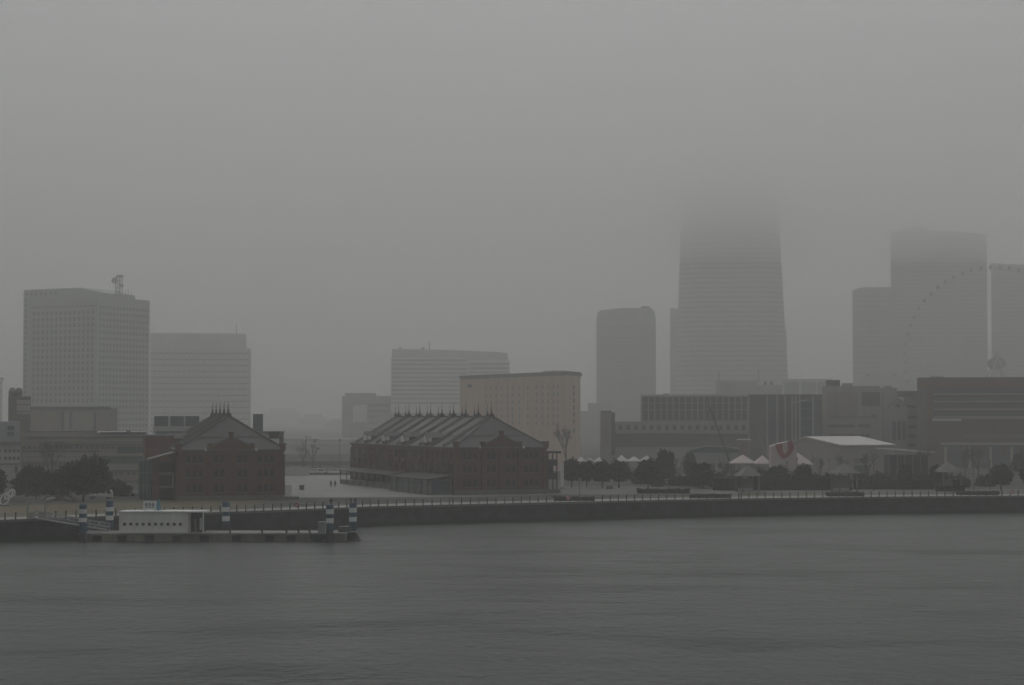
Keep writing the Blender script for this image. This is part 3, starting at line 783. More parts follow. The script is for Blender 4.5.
# ------------------------------------------------------------------ the two brick warehouses
EAVE, RIDGE, GW = 10.6, 17.8, 22.4
AX = math.atan2(0.36, 0.933)            # both stand turned the same way
def warehouse(label, px, D, Lw, n_fire, first_fire, dormers, turn):
    root = thing("brick_warehouse", label, "warehouse", (X(px, D), D, GZ), turn)
    MB().box(0, GW, 0, Lw, -0.3, EAVE).build("wall", BRICK, root)
    MB().box(-0.15, GW + 0.15, -0.15, Lw + 0.15, -0.3, 1.0).build("plinth", GRANITE, root)
    c = MB()
    for z0, z1, o in ((9.75, 10.05, 0.18), (10.3, EAVE + 0.25, 0.35)):
        c.box(-o, GW + o, -o, 0.1, z0, z1); c.box(-o, 0.1, 0.102, Lw + o, z0, z1); c.box(GW - 0.1, GW + o, 0.102, Lw + o, z0, z1)
    c.build("cornice", BRICK, root)
    for z in (4.0, 7.1): MB().box(-0.12, GW + 0.12, -0.12, 0.05, z, z + 0.35).build("string_course", BRICK, root)
    # hipped roof, a lower skirt and a raised upper slope
    hip, cx = 6.2, GW / 2
    def rect(o, z): return [(-o + (0 if o < 0 else 0), -o, z), (GW + o, -o, z), (GW + o, Lw + o, z), (-o, Lw + o, z)]
    t = 0.36
    def at(k):   # rectangle k of the way up the slope
        return [(k * cx, k * hip), (GW - k * cx, k * hip), (GW - k * cx, Lw - k * hip), (k * cx, Lw - k * hip)]
    zk = lambda k: EAVE + 0.25 + (RIDGE - EAVE - 0.25) * k
    lo = MB().loft([[(-0.5, -0.5, EAVE + 0.06), (GW + 0.5, -0.5, EAVE + 0.06), (GW + 0.5, Lw + 0.5, EAVE + 0.06), (-0.5, Lw + 0.5, EAVE + 0.06)],
               [(-0.5, -0.5, EAVE + 0.255), (GW + 0.5, -0.5, EAVE + 0.255), (GW + 0.5, Lw + 0.5, EAVE + 0.255), (-0.5, Lw + 0.5, EAVE + 0.255)],
               [(x, y, zk(t)) for x, y in at(t)]])
    lo.build("lower_roof", SLATE, root)
    a = at(t - 0.02); top = at(0.985)
    MB().loft([[(x, y, zk(t) + 0.02) for x, y in a], [(x, y, zk(t) + 0.16) for x, y in a], [(x, y, RIDGE) for x, y in top]]).build("upper_roof", SLATE, root)
    MB().box(cx - 0.35, cx + 0.35, hip, Lw - hip, RIDGE - 0.1, RIDGE + 0.32).build("ridge_cap", DARKM, root)
    for sx in (-1, 1):
        MB().tube((cx + sx * (cx + 0.3), -0.3, EAVE + 0.4), (cx, hip, RIDGE + 0.12), 0.16, n=5).build("hip_ridge", DARKM, root)
    # fire walls across the roof, with pale copings and iron finials on the ridge
    fin = MB()
    fin.lathe((0, 0, 0), [(0.42, -0.2), (0.42, 0.45), (0.2, 0.75), (0.14, 1.1), (0.22, 1.25), (0.07, 1.45), (0.05, 2.9), (0.02, 3.2)], 8)
    fme = fin.mesh("finial", DARKM)
    step = (Lw - 2 * first_fire) / (n_fire - 1)
    for k in range(n_fire):
        y = first_fire + k * step
        for sx in (-1, 1):
            p = [(cx, RIDGE + 0.62), (cx + sx * (cx + 0.4), EAVE + 0.85), (cx + sx * (cx + 0.4), EAVE + 0.3), (cx, RIDGE - 0.05)]
            if sx > 0: p = p[::-1]
            MB().slab_xz(p, y - 0.22, y + 0.22).build("fire_wall", MOSSY if k % 2 == 0 else SLATE, root)
            MB().slab_xz([(q[0], q[1] + 0.0) for q in p], y + 1.0, y + 1.35).build("fire_wall", DARKM, root)
        link("finial", fme, root, (cx, y, RIDGE + 0.35))
        f2 = link("finial", fme, root, (cx, y + 2.7, RIDGE + 0.28)); f2.scale = (0.8, 0.8, 0.85)
        MB().box(cx - 0.6, cx + 0.6, y - 0.3, y + 0.9, RIDGE - 0.1, RIDGE + 0.68).build("ridge_ventilator", DARKM, root)
    # gable over the middle of the end wall
    gx0, gx1, gm = 6.7, 15.7, 11.2
    MB().slab_xz([(gx0, EAVE - 0.4), (gx1, EAVE - 0.4), (gx1, EAVE + 0.5), (gm, EAVE + 3.0), (gx0, EAVE + 0.5)], -0.45, 0.5).build("gable", BRICK, root)
    MB().slab_xz([(gx0 - 0.2, EAVE + 0.5), (gx0 - 0.2, EAVE + 0.8), (gm, EAVE + 3.4), (gx1 + 0.2, EAVE + 0.8), (gx1 + 0.2, EAVE + 0.5), (gm, EAVE + 3.02)][::-1], -0.6, 0.6).build("gable_coping", GRANITE, root)
    MB().slab_xz([(gx0 + 0.3, EAVE + 0.3), (gx1 - 0.3, EAVE + 0.3), (gm, EAVE + 2.85)], 0.5, 4.0).build("gable_roof", SLATED, root)
    for x, z in ((gx0, EAVE + 0.4), (gx1, EAVE + 0.4), (gm, EAVE + 2.9)):
        MB().box(x - 0.45, x + 0.45, -0.62, 0.35, z, z + 0.95).box(x - 0.6, x + 0.6, -0.75, 0.5, z + 0.952, z + 1.15).build("pinnacle", BRICK, root)
    for x in (0.1, GW - 0.1):
        MB().box(x - 0.6, x + 0.6, -0.55, 0.65, EAVE + 0.2, EAVE + 1.35).box(x - 0.75, x + 0.75, -0.7, 0.8, EAVE + 1.352, EAVE + 1.55).build("corner_pinnacle", BRICK, root)
    for x in (0.45, 6.7, 11.2, 15.7, GW - 0.45):
        MB().box(x - 0.42, x + 0.42, -0.32, 0.02, 1.0, EAVE - 0.9 if x != 11.2 else EAVE + 0.6).build("pilaster", BRICK, root)
    for x in (gx0 - 0.9, gx1 + 0.9): MB().lathe((x, -0.45, EAVE - 0.15), [(0.12, 0), (0.32, 0.25), (0.32, 0.6)], 8).build("rain_hopper", WHITE, root)
    wme = MB().slab_xz([(-0.4, 0), (0.4, 0), (0.4, 1.35), (0.25, 1.58), (0, 1.66), (-0.25, 1.58), (-0.4, 1.35)], -0.07, 0.05).mesh("window", GLASS)
    sme = MB().box(-0.48, 0.48, -0.14, 0.02, -0.16, 0.0).mesh("sill", GRANITE)
    for z in (1.75, 4.95, 8.0):
        for x in (2.2, 3.5, 4.8, 8.1, 9.4, 13.0, 14.3, 17.4, 18.7, 20.0):
            w = link("window", wme, root, (x, 0, z)); link("sill", sme, w)
    for z in (1.75, 4.95, 8.0):
        for x in (10.75,): pass
    # long sides: tall bays between piers, dormers breaking the eaves
    nb = int(Lw / 5.2); bay = Lw / nb
    pme = MB().box(-0.4, 0.02, -0.45, 0.45, 1.0, EAVE - 0.9).mesh("pier", BRICK)
    lw = MB().box(-0.07, 0.05, -0.95, 0.95, 0, 1.9).mesh("window", GLASS)
    for k in range(nb + 1):
        link("pier", pme, root, (0, min(max(k * bay, 0.5), Lw - 0.5), 0)); q = link("pier", pme, root, (GW, min(max(k * bay, 0.5), Lw - 0.5), 0), math.pi)
    for k in range(nb):
        for z in (1.7, 4.9, 7.9):
            link("window", lw, root, (0, (k + 0.5) * bay, z))
            if k < 3: link("window", lw, root, (GW, (k + 0.5) * bay, z), math.pi)
    for y in dormers:
        for sx, x0, x1 in ((-1, -0.35, 3.6), (1, GW - 3.6, GW + 0.35)):
            if sx > 0 and y > dormers[0] + 1: continue
            dm = MB().box(x0, x1, y - 1.5, y + 1.5, EAVE - 0.6, EAVE + 2.3).build("dormer", BRICK, root)
            xf = -0.6 if sx < 0 else GW + 0.25
            MB().slab_yz([(y - 1.75, EAVE + 2.302), (y + 1.75, EAVE + 2.302), (y, EAVE + 3.5)], x0 - 0.2, x1 + 0.2).build("dormer_roof", SLATED, dm)
            MB().slab_yz([(y - 1.2, EAVE + 1.1), (y + 1.2, EAVE + 1.1), (y + 1.2, EAVE + 2.2), (y, EAVE + 2.9), (y - 1.2, EAVE + 2.2)], xf, xf + 0.35).build("dormer_shutter", WHITE, dm)
            MB().box(xf + 0.3, xf + 1.3, y - 1.62, y - 1.5, EAVE + 1.3, EAVE + 2.29).build("dormer_cheek", WHITE, dm)
    return root

W1 = warehouse("shorter red brick warehouse with a red rear block, left of the plaza", 178, 416, 58, 5, 6.4, [30], math.radians(13.0))
W2 = warehouse("longer red brick warehouse with a glass lean-to, right of the plaza", 455.5, 448, 84, 9, 6.4, [20.5, 38, 54, 70], AX)

# --- left warehouse: rear block, lean-to stair and glass lift on its left side
MB().box(-5.9, 0.5, 24, 34, -0.3, 13.4).build("rear_block", BRICK2, W1)
MB().box(-6.1, 0.6, 23.8, 34.2, 13.402, 13.75).build("rear_coping", GRANITE, W1)
MB().loft([[(-0.41, 2, 10.0), (-0.41, 14, 10.0), (-0.41, 14, 10.3), (-0.41, 2, 10.3)], [(-6.0, 2, 8.5), (-6.0, 14, 8.5), (-6.0, 14, 8.8), (-6.0, 2, 8.8)]]).build("stair_roof", SLATE, W1)
MB().box(-5.2, -3.7, 5, 13.5, -0.3, 8.6).build("stair_wall", BRICK, W1)
for z in (2.6, 5.5): MB().box(-3.68, -0.42, 4, 13.5, z, z + 0.35).build("landing", GREYM, W1)
for z in (0.2, 3.0, 5.9): MB().box(-3.65, -0.5, 7.8, 8.0, z, z + 2.2).build("opening_glass", GLASS, W1)
MB().box(-0.95, -0.6, 4.2, 4.5, 3, 5.4).build("stair_post", STONE, W1)
MB().box(-7.7, -5.22, 8, 14, -0.3, 8.5).build("glass_lift_tower", GLASSB, W1)
fr = MB()
for x in (-7.75, -6.9, -6.05, -5.3): fr.box(x - 0.05, x + 0.05, 7.9, 8.0, 0, 8.55)
for z in (2.9, 5.8, 8.4): fr.box(-7.8, -5.25, 7.88, 7.99, z, z + 0.12)
fr.build("lift_frame", GREYM, W1)
dm = MB().box(GW - 1.2, GW + 0.6, 15, 17, EAVE + 0.3, EAVE + 3.2).build("dormer", BRICK, W1)
MB().box(GW - 1.3, GW + 0.75, 14.8, 14.98, EAVE + 0.8, EAVE + 2.4).build("dormer_shutter", WHITE, dm)
MB().box(GW - 1.5, GW + 0.9, 14.7, 17.2, EAVE + 3.202, EAVE + 4.0).build("dormer_roof", DARKM, dm)
MB().box(GW + 0.42, GW + 2.0, 0.8, 3.5, -0.3, 3.2).build("side_porch", CREAM, W1)
lw_ = thing("wall_stub", "low grey wall stub at the shorter warehouse's right corner, by the plaza", "wall", (X(284.5, 421), 421, GZ), 0.2)
MB().box(0, 3.1, 0, 0.7, -0.05, 0.55).build("body", GRANITE, lw_); MB().box(-0.08, 3.18, -0.08, 0.78, 0.552, 0.68).build("cap", CONC, lw_)

# --- right warehouse: glass lean-to, far canopy, iron balconies
MB().loft([[(-0.42, 0.6, 4.3), (-0.42, 30, 4.3), (-0.42, 30, 4.55), (-0.42, 0.6, 4.55)], [(-6.6, 0.6, 3.35), (-6.6, 30, 3.35), (-6.6, 30, 3.6), (-6.6, 0.6, 3.6)]]).build("lean_to_roof", mat("greenish_metal_roof", (0.07, 0.078, 0.074), 0.7, 0.2, 0.5, spec=0.15), W2)
MB().box(-6.1, -0.43, 1.2, 29.4, -0.3, 3.3).build("lean_to_wall", mat("pale_screen", (0.20, 0.19, 0.17), 0.6, 0.2, 0.6), W2)
gl = MB().box(-0.05, 0.05, -1.15, 1.15, 0.5, 2.9).mesh("glass_pane", GLASSG)
for k in range(11): link("glass_pane", gl, W2, (-6.12, 2.6 + 2.6 * k, 0))
MB().box(-5.4, -0.9, 1.12, 1.26, 0.3, 3.1).build("end_glass", GLASSB, W2)
pst = MB().box(-0.1, 0.1, -0.1, 0.1, -0.3, 3.4).mesh("post", DARKM)
for k in range(7): link("post", pst, W2, (-6.4, 1 + 4.7 * k, 0))
MB().loft([[(-0.42, 38, 4.1), (-0.42, 82, 4.1), (-0.42, 82, 4.3), (-0.42, 38, 4.3)], [(-4.0, 38, 3.4), (-4.0, 82, 3.4), (-4.0, 82, 3.6), (-4.0, 38, 3.6)]]).build("canopy", DARKM, W2)
MB().box(-3.5, -0.43, 36, 83, -0.3, 1.1).build("loading_platform", GRANITE, W2)
for k in range(8): link("post", pst, W2, (-3.8, 39 + 6.1 * k, 0))
MB().box(GW + 0.1, GW + 4.3, 1, 14, 9.3, 9.75).build("balcony_roof", DARKM, W2)
for z in (3.2, 6.4):
    bl = MB().box(GW + 0.42, GW + 3.6, 1.5, 13, z, z + 0.3).build("balcony_floor", DARKM, W2)
for z in (3.5, 6.7): MB().box(GW + 0.42, GW + 3.55, 1.5, 1.6, z, z + 1.15).build("balcony_railing", DARKM, W2)
MB().box(GW + 0.42, GW + 3.3, 4.2, 12.5, 3.5, 6.39).build("balcony_enclosure", GLASS, W2)
pc = MB().box(-0.11, 0.11, -0.11, 0.11, -0.3, 9.3).mesh("balcony_post", DARKM)
for x in (GW + 1.2, GW + 2.4, GW + 3.45):
    for y in (1.7, 12.8): link("balcony_post", pc, W2, (x, y, 0))
MB().box(GW + 0.42, GW + 4.3, 1.5, 13.5, -0.3, 0.9).build("loading_platform", GRANITE, W2)
pl_ = thing("sign_post", "narrow white pillar between the warehouse balconies and the first round tree", "pillar", (X(562, 486), 486, GZ), 0.1)
MB().box(-0.4, 0.4, -0.25, 0.25, 0.3, 6.2).build("panel", CREAM, pl_); MB().box(-0.5, 0.5, -0.35, 0.35, -0.05, 0.298).build("base", GRANITE, pl_)
# ------------------------------------------------------------------ trees, hedges, beds
LEAF = mat("dark_evergreen_leaves", (0.030, 0.040, 0.026), 0.8, 0.45, 0.9, spec=0.12)
LEAF2 = mat("olive_leaves", (0.050, 0.056, 0.032), 0.8, 0.4, 0.9, spec=0.12)
TWIG = mat("bare_twigs", (0.085, 0.078, 0.072), 0.9, 0.2, 2.0)
BARK = mat("dark_bark", (0.05, 0.043, 0.036), 0.9, 0.25, 3.0)

def crown_mesh(name, lobes, n, leaf, m, seed):
    rnd = random.Random(seed); mb = MB()
    tot = sum(a * b * c for _, a, b, c in lobes)
    for (cx, cy, cz), a, b, c in lobes:
        k = int(n * a * b * c / tot)
        for _ in range(k):
            d = Vector((rnd.gauss(0, 1), rnd.gauss(0, 1), rnd.gauss(0, 1))).normalized()
            r = rnd.random() ** 0.32 * (0.88 + 0.24 * math.sin(5 * d.x + 3 * d.z + seed) * math.cos(4 * d.y - seed) + 0.14 * math.sin(11 * d.x - 9 * d.z + 2 * seed))
            if rnd.random() < 0.05: r *= rnd.uniform(1.0, 1.22)
            p = Vector((cx + a * d.x * r, cy + b * d.y * r, cz + c * d.z * r))
            s = leaf * rnd.uniform(0.6, 1.3)
            u = Vector((rnd.gauss(0, 1), rnd.gauss(0, 1), rnd.gauss(0, 0.6))).normalized()
            w = u.cross(Vector((rnd.gauss(0, 1), rnd.gauss(0, 1), rnd.gauss(0, 1)))).normalized()
            mb.add([p - u * s, p + w * s * 0.55, p + u * s, p - w * s * 0.55], [(0, 1, 2, 3)])
    return mb.mesh(name, m)

def make_tree(label, lobes, trunk_h, trunk_r, n, leaf, m, seed, group, name="evergreen_tree"):
    t = thing(name, label, "tree", group=group)
    link("crown", crown_mesh("crown", lobes, n, leaf, m, seed), t)
    mb = MB(); rnd = random.Random(seed)
    mb.path([(0, 0, -0.2), (0.1, 0.05, trunk_h * 0.5), (0.0, 0, trunk_h)], trunk_r, 8)
    for (cx, cy, cz), a, b, c in lobes:
        mb.tube((0, 0, trunk_h * 0.9), (cx * 0.8, cy * 0.8, cz), trunk_r * 0.6, trunk_r * 0.2, 6)
    mb.build("trunk", BARK, t)
    return t

def bare_tree(label, h, spread, seed, group, levels=5, name="bare_tree"):
    t = thing(name, label, "tree", group=group)
    rnd = random.Random(seed); tw, tr = MB(), MB()
    def grow(p, d, ln, r, lv):
        q = p + d * ln
        (tr if lv == levels else tw).tube(p, q, r, r * 0.65, 6 if lv > 2 else 3)
        if lv == 0: return
        for _ in range(3 if lv > 1 else 4):
            nd = (d + Vector((rnd.uniform(-1, 1) * spread, rnd.uniform(-1, 1) * spread, rnd.uniform(-0.15, 0.5)))).normalized()
            grow(q, nd, ln * rnd.uniform(0.6, 0.85), r * 0.6, lv - 1)
    grow(Vector((0, 0, -0.2)), Vector((0, 0, 1)), h * 0.3, h * 0.022, levels)
    tr.build("trunk", BARK, t); tw.build("crown", TWIG, t)
    return t

def put(t, px, D, s=1.0, rz=0.0):
    t.location = (X(px, D), D, GZ); t.rotation_euler = (0, 0, rz); t.scale = (s, s, s) if isinstance(s, (int, float)) else s

G1 = "round evergreen trees on the lawn at left"
ta = make_tree("broad low round-headed dark tree, first right of the white chain sculpture",
               [((-1.5, 0, 3.7), 3.1, 2.8, 2.7), ((1.2, 0.4, 3.7), 3.1, 2.8, 2.7), ((-0.5, -0.6, 5.2), 2.7, 2.4, 2.0), ((3.0, 0, 3.0), 2.1, 1.9, 1.9), ((-2.8, 0, 2.5), 1.9, 1.8, 1.4), ((0.5, 0, 2.2), 3.0, 2.0, 1.2)], 1.6, 0.28, 11000, 0.31, LEAF, 3, G1)
put(ta, 36.5, 418, 1.06)
tb = make_tree("tallest round dark tree with lopsided crown peaking at its right side, on the lawn",
               [((-3.0, 0, 5.0), 2.7, 2.6, 2.4), ((0.3, 0, 5.8), 3.2, 3.0, 3.0), ((2.6, 0, 6.6), 2.4, 2.4, 2.7), ((3.6, 0.3, 4.1), 2.3, 2.2, 2.4), ((0.6, 0, 3.3), 4.6, 3.0, 1.9), ((-3.2, 0, 3.2), 2.2, 2.0, 1.9)], 1.8, 0.3, 15000, 0.33, LEAF, 5, G1)
put(tb, 83.5, 412, 1.06)
tc_ = copy_tree(ta, label="dark tree half cut off by the left edge of the picture"); put(tc_, -8, 420, 0.98, 2.0)
bt = bare_tree("wide leafless tree rising grey behind the round dark trees", 12.5, 0.75, 11, None, 6); put(bt, 52, 470)

G2 = "round trees in a row on the terrace"
tm = make_tree("first round dark tree right of the warehouse balconies",
               [((0, 0, 4.3), 2.45, 2.4, 2.6), ((0.3, 0, 5.5), 1.9, 1.9, 1.8), ((-0.6, 0.3, 3.5), 2.1, 2.1, 1.9), ((0.9, 0, 3.2), 1.6, 1.8, 1.6)], 1.5, 0.2, 6500, 0.29, LEAF, 8, G2)
put(tm, 571.5, 494, 1.02)
for px, D, s, rz, lab in ((586.5, 497, (1.0, 1, 0.93), 1.1, "second round tree of the terrace row, lower than the first, by the lamp post"),
                          (602.5, 490, (1.1, 1.1, 0.95), 2.3, "third round tree of the terrace row, fused with the fourth"),
                          (619, 492, (1.22, 1.2, 0.95), 4.0, "fourth and broadest round tree of the terrace row"),
                          (648, 480, (1.25, 1.2, 1.05), 0.6, "dark rounded tree in front of the taller bushy tree")):
    c = copy_tree(tm, label=lab); put(c, px, D, s, rz)
tt = make_tree("taller uneven dark tree behind the rounded terrace trees",
               [((-0.5, 0, 5.6), 2.0, 1.9, 2.6), ((1.2, 0, 4.6), 2.0, 1.9, 2.6), ((-0.2, 0, 8.0), 1.5, 1.4, 1.7), ((1.9, 0.2, 7.3), 1.1, 1.1, 1.7), ((0.6, 0, 2.9), 2.4, 2, 1.6)], 2.2, 0.22, 6500, 0.28, LEAF, 13, G2)
put(tt, 664, 515, 0.98)
c = copy_tree(tt, label="wide bushy dark tree left of the first pyramid-roofed pavilion"); put(c, 703, 485, (1.32, 1.2, 0.68), 2.2)
c = copy_tree(tm, label="dense dark tree in front of the red U emblem"); put(c, 778, 482, (1.2, 1.1, 0.82), 0.3)
tol = make_tree("olive green rounded tree right of the red U emblem", [((0, 0, 3.4), 2.6, 2.4, 2.2), ((0.4, 0, 4.6), 2.0, 1.9, 1.7)], 1.5, 0.2, 5000, 0.27, LEAF2, 21, G2)
put(tol, 802, 478, (1.05, 1, 1.02))
c = copy_tree(tt, label="loose dark tree under the white roofed canopy"); put(c, 905, 480, (1.15, 1, 0.66), 4.4)
c = copy_tree(tol, label="olive tree standing just left of the right-hand pavilion"); put(c, 938, 476, (0.95, 0.9, 1.0), 3.1)
c = copy_tree(tm, label="round dark tree in front of the brown brick mall"); put(c, 1001, 474, (1.3, 1.2, 0.86), 1.9)
c = copy_tree(tm, label="dark round tree cut by the right edge of the picture"); put(c, 1031, 476, (1.3, 1.2, 0.9), 4.9)
c = copy_tree(tt, label="pale hazy tree in front of the blue tented roof"); put(c, 690, 560, (1.1, 1, 0.8), 1.2)
c = copy_tree(tm, label="hazy tree between the brown mall's columns and the bare trees"); put(c, 1024, 560, (1.5, 1.4, 1.1), 0.2)
# far, leafless street trees
G3 = "slender leafless trees around the white hall"
b0 = bare_tree("slim leafless tree before the white hall's gable wall", 8.5, 0.45, 31, G3, 5); put(b0, 820, 500)
for px, D, s, lab in ((840.5, 500, 1.05, "slim leafless tree at the corner of the white hall"),
                      (866, 505, 1.15, "slim leafless tree before the white hall's long side"),
                      (727, 500, 0.85, "low twiggy tree beside the first pyramid-roofed pavilion"),
                      (676, 530, 0.9, "twiggy tree over the parked vehicles"),
                      (965, 520, 1.2, "leafless tree before the mall's left columns"),
                      (978, 540, 1.25, "leafless tree before the mall's middle columns"),
                      (920, 530, 1.2, "leafless tree behind the loose dark tree under the canopy"),
                      (566, 620, 1.9, "large hazy leafless tree below the hotel"),
                      (313, 655, 1.2, "leafless tree in front of the walkway between the warehouses"),
                      (303, 660, 1.0, "smaller leafless tree left along the walkway between the warehouses")):
    c = copy_tree(b0, label=lab); put(c, px, D, s, px * 0.7)
# clipped hedges and planting beds
def hedge(label, px0, px1, D, h, dp, m=LEAF, cat="hedge", name="hedge", dens=26, group=None):
    x0, x1 = X(px0, D), X(px1, D); rnd = random.Random(int(px0 * 7 + px1)); mb = MB()
    mb.box(x0 + 0.15, x1 - 0.15, D + 0.15, D + dp - 0.15, GZ - 0.1, GZ + h - 0.18)
    for _ in range(int((x1 - x0) * dens * (h + dp * 0.5))):
        f = rnd.random()
        if f < 0.5: p = Vector((rnd.uniform(x0, x1), D + rnd.uniform(-0.05, 0.2), GZ + rnd.uniform(0, h)))
        else: p = Vector((rnd.uniform(x0, x1), D + rnd.uniform(0, dp), GZ + h - rnd.uniform(-0.12, 0.25)))
        s = rnd.uniform(0.15, 0.32)
        u = Vector((rnd.gauss(0, 1), rnd.gauss(0, 1), rnd.gauss(0, 1))).normalized(); w = u.cross(Vector((0.3, 0.7, 0.6))).normalized()
        mb.add([p - u * s, p + w * s * 0.6, p + u * s, p - w * s * 0.6], [(0, 1, 2, 3)])
    o = mb.build(name, m); tag(o, label, cat, group); return o
hedge("tall dark hedge running behind the first two pyramid-roofed pavilions", 713, 852, 474, 2.5, 3)
hedge("dark hedge between the second pavilion and the right-hand pavilion", 854, 962, 480, 2.0, 3)
hedge("low clipped hedge under the rounded tree right of the tree row", 637, 690, 455, 0.95, 2.5)
hedge("low dark bush row under the loose trees near the right pavilion", 936, 965, 466, 1.2, 2)
G4 = "low planting beds along the promenade"
for a, c_, lab in ((553.5, 594, "low planting bed beside the thin lamp post on the promenade"), (689, 731, "low planting bed in front of the wide bushy tree"),
                   (826, 864, "low planting bed in front of the second pyramid-roofed pavilion"), (957, 999, "low planting bed in front of the mall on the promenade")):
    q = quay_pt((a + c_) / 2)
    hedge(lab, a, c_, q.y + 7.5, 0.75, 2.2, LEAF, "planting bed", "planting_bed", 30, G4)

# loose shrubs that fill the park behind the trees
G5 = "loose dark shrubs in the park"
sh0 = thing("shrub", "rounded dark shrub beside the parked white van", "shrub", group=G5)
link("foliage", crown_mesh("foliage", [((0, 0, 1.1), 2.0, 1.6, 1.3), ((1.3, 0.2, 0.9), 1.5, 1.3, 1.1), ((-1.2, 0.1, 0.8), 1.4, 1.2, 1.0)], 2600, 0.24, LEAF2, 77), sh0)
MB().tube((0, 0, -0.1), (0, 0, 1.0), 0.12, 0.06).tube((0.1, 0, 0.1), (1.1, 0.1, 0.9), 0.07, 0.03).build("stem", BARK, sh0)
put(sh0, 679, 505, 1.2)
for px, D, s, lab in ((657, 498, 1.3, "dark shrub between the rounded tree and the taller uneven tree"), (693, 500, 1.5, "dark shrub at the foot of the wide bushy tree, left side"), (716, 498, 1.5, "dark shrub left of the first pavilion's hedge end"),
                      (735, 495, 1.4, "dark shrub behind the first pavilion, left side"), (762, 497, 1.9, "tall dark shrub between the first pavilion and the emblem"), (789, 500, 1.5, "dark shrub between the two trees before the emblem"),
                      (815, 497, 1.4, "dark shrub right of the olive tree"), (829, 500, 1.4, "dark shrub left of the second pavilion"), (861, 498, 1.5, "dark shrub right of the second pavilion's roof"),
                      (880, 505, 1.5, "dark shrub left of the loose tree under the canopy"), (921, 500, 1.4, "dark shrub between the loose tree and the right-hand pavilion"), (958, 492, 1.3, "dark shrub right of the right-hand pavilion"),
                      (640, 520, 1.6, "hazy shrub behind the gap left of the rounded tree"), (986, 500, 1.3, "dark shrub left of the round tree before the mall"), (118, 440, 1.3, "dark shrub right of the white flatbed truck"), (112, 452, 1.5, "dark shrub below the pale terraced wall")):
    c = copy_tree(sh0, label=lab); put(c, px, D, s, px * 0.37)
# ------------------------------------------------------------------ waterfront furniture
# railings
pme = MB().box(-0.11, 0.11, -0.09, 0.09, 0.0, 1.12).box(-0.14, 0.14, -0.12, 0.12, 1.122, 1.2).mesh("post", DARKM)
def railing(label, px0, px1):
    a = quay_pt(px0); r = thing("railing", label, "railing", (a.x, a.y + 0.6, GZ + 0.12), group="quay railings")
    pts = [quay_pt(px0 + (px1 - px0) * i / 200) for i in range(201)]
    acc, nxt, posts = 0.0, 0.0, []
    for p, q in zip(pts, pts[1:]):
        l = (q - p).length
        while nxt <= acc + l:
            posts.append(p + (q - p) * ((nxt - acc) / l)); nxt += 1.95
        acc += l
    for p in posts: link("post", pme, r, (p.x - a.x, p.y - a.y, 0))
    loc = [Vector((p.x - a.x, p.y - a.y, 0)) for p in pts[::4]]
    for z, rr in ((1.02, 0.035), (0.72, 0.016), (0.45, 0.016), (0.2, 0.016)):
        MB().path([v + Vector((0, 0, z)) for v in loc], rr, 5).build("rail", GREYM, r)
railing("short railing on the quay left of the gangway portal", -60, 24)
railing("railing on the quay edge before the dry lawn", 46, 236)
railing("railing on the quay edge before the open plaza", 237, 452)
railing("railing on the quay edge before the long warehouse's gable end", 453, 560)
railing("railing on the quay edge before the row of round trees", 561, 740)
railing("railing on the quay edge at the pavilions, right", 741, 1120)

# lifebuoy on the railing
def torus(c, R, r, axis='y', n=16, k=7):
    pts = [(c[0] + R * math.cos(2 * math.pi * i / n), c[1], c[2] + R * math.sin(2 * math.pi * i / n)) for i in range(n)]
    return pts
RED = mat("red_paint", (0.40, 0.045, 0.045), 0.6, 0.1, 1.0)
for px, lab in ((297, "red lifebuoy on a post at the railing before the plaza"), (568, "red lifebuoy on a post at the railing before the row of trees"), (1011, "red lifebuoy on a post at the railing near the right edge")):
    q = quay_pt(px); lb = thing("lifebuoy", lab, "lifebuoy", (q.x, q.y + 0.3, GZ + 0.12), group="lifebuoys along the quay")
    MB().path(torus((0, -0.2, 0.85), 0.36, 0.1), 0.11, 8, True).build("ring", RED, lb, True)
    MB().tube((0, 0, 0), (0, 0, 1.25), 0.05).box(-0.45, 0.45, -0.08, -0.02, 0.5, 1.25).build("stand", WHITE, lb)

# pontoon
PD = 337.0
pt = thing("pontoon", "long brown floating pontoon moored below the sea wall", "pontoon", (0, 0, 0))
px0, px1 = X(80, PD), X(346, PD)
MB().box(px0, px1, PD, PD + 8, -0.8, 1.15).build("hull", mat("rusty_brown_hull", (0.20, 0.17, 0.135), 0.8, 0.4, 0.5, streak=True), pt)
MB().box(px0 - 0.15, px1 + 0.15, PD - 0.15, PD + 8.15, 1.152, 1.4).build("deck", CONC, pt)
fme = MB().box(-0.75, 0.75, -0.35, 0.0, -0.5, 1.0).mesh("fender", mat("black_rubber", (0.02, 0.02, 0.02), 0.8, 0.2, 1.0))
for px in (98, 123, 150, 178, 205, 237, 270, 292, 318): link("fender", fme, pt, (X(px, PD), PD, 0))
bme = MB().lathe((0, 0, 1.4), [(0.18, 0), (0.16, 0.5), (0.28, 0.55), (0.26, 0.8)], 8).mesh("bollard", DARKM)
for px in (230, 262, 286.5, 298.5, 309.5): link("bollard", bme, pt, (X(px, PD), PD + 0.7, 0))
MB().slab_xz([(px1 + 0.0, -0.6), (px1 + 2.3, 0.5), (px1 + 1.6, 1.45), (px1 + 0.0, 1.45)], PD + 1.5, PD + 6.5).build("end_bracket", DARKM, pt)
MB().box(X(318, PD), X(325, PD), PD + 0.5, PD + 2.5, 1.402, 3.3).build("deck_locker", GREYM, pt)
MB().box(X(337, PD), X(348, PD), PD + 3, PD + 6, 1.402, 2.3).build("winch_housing", DARKM, pt)
MB().box(X(311, PD), X(335, PD), PD - 0.6, PD - 0.16, 0.35, 1.25).build("end_fender", DARKM, pt)

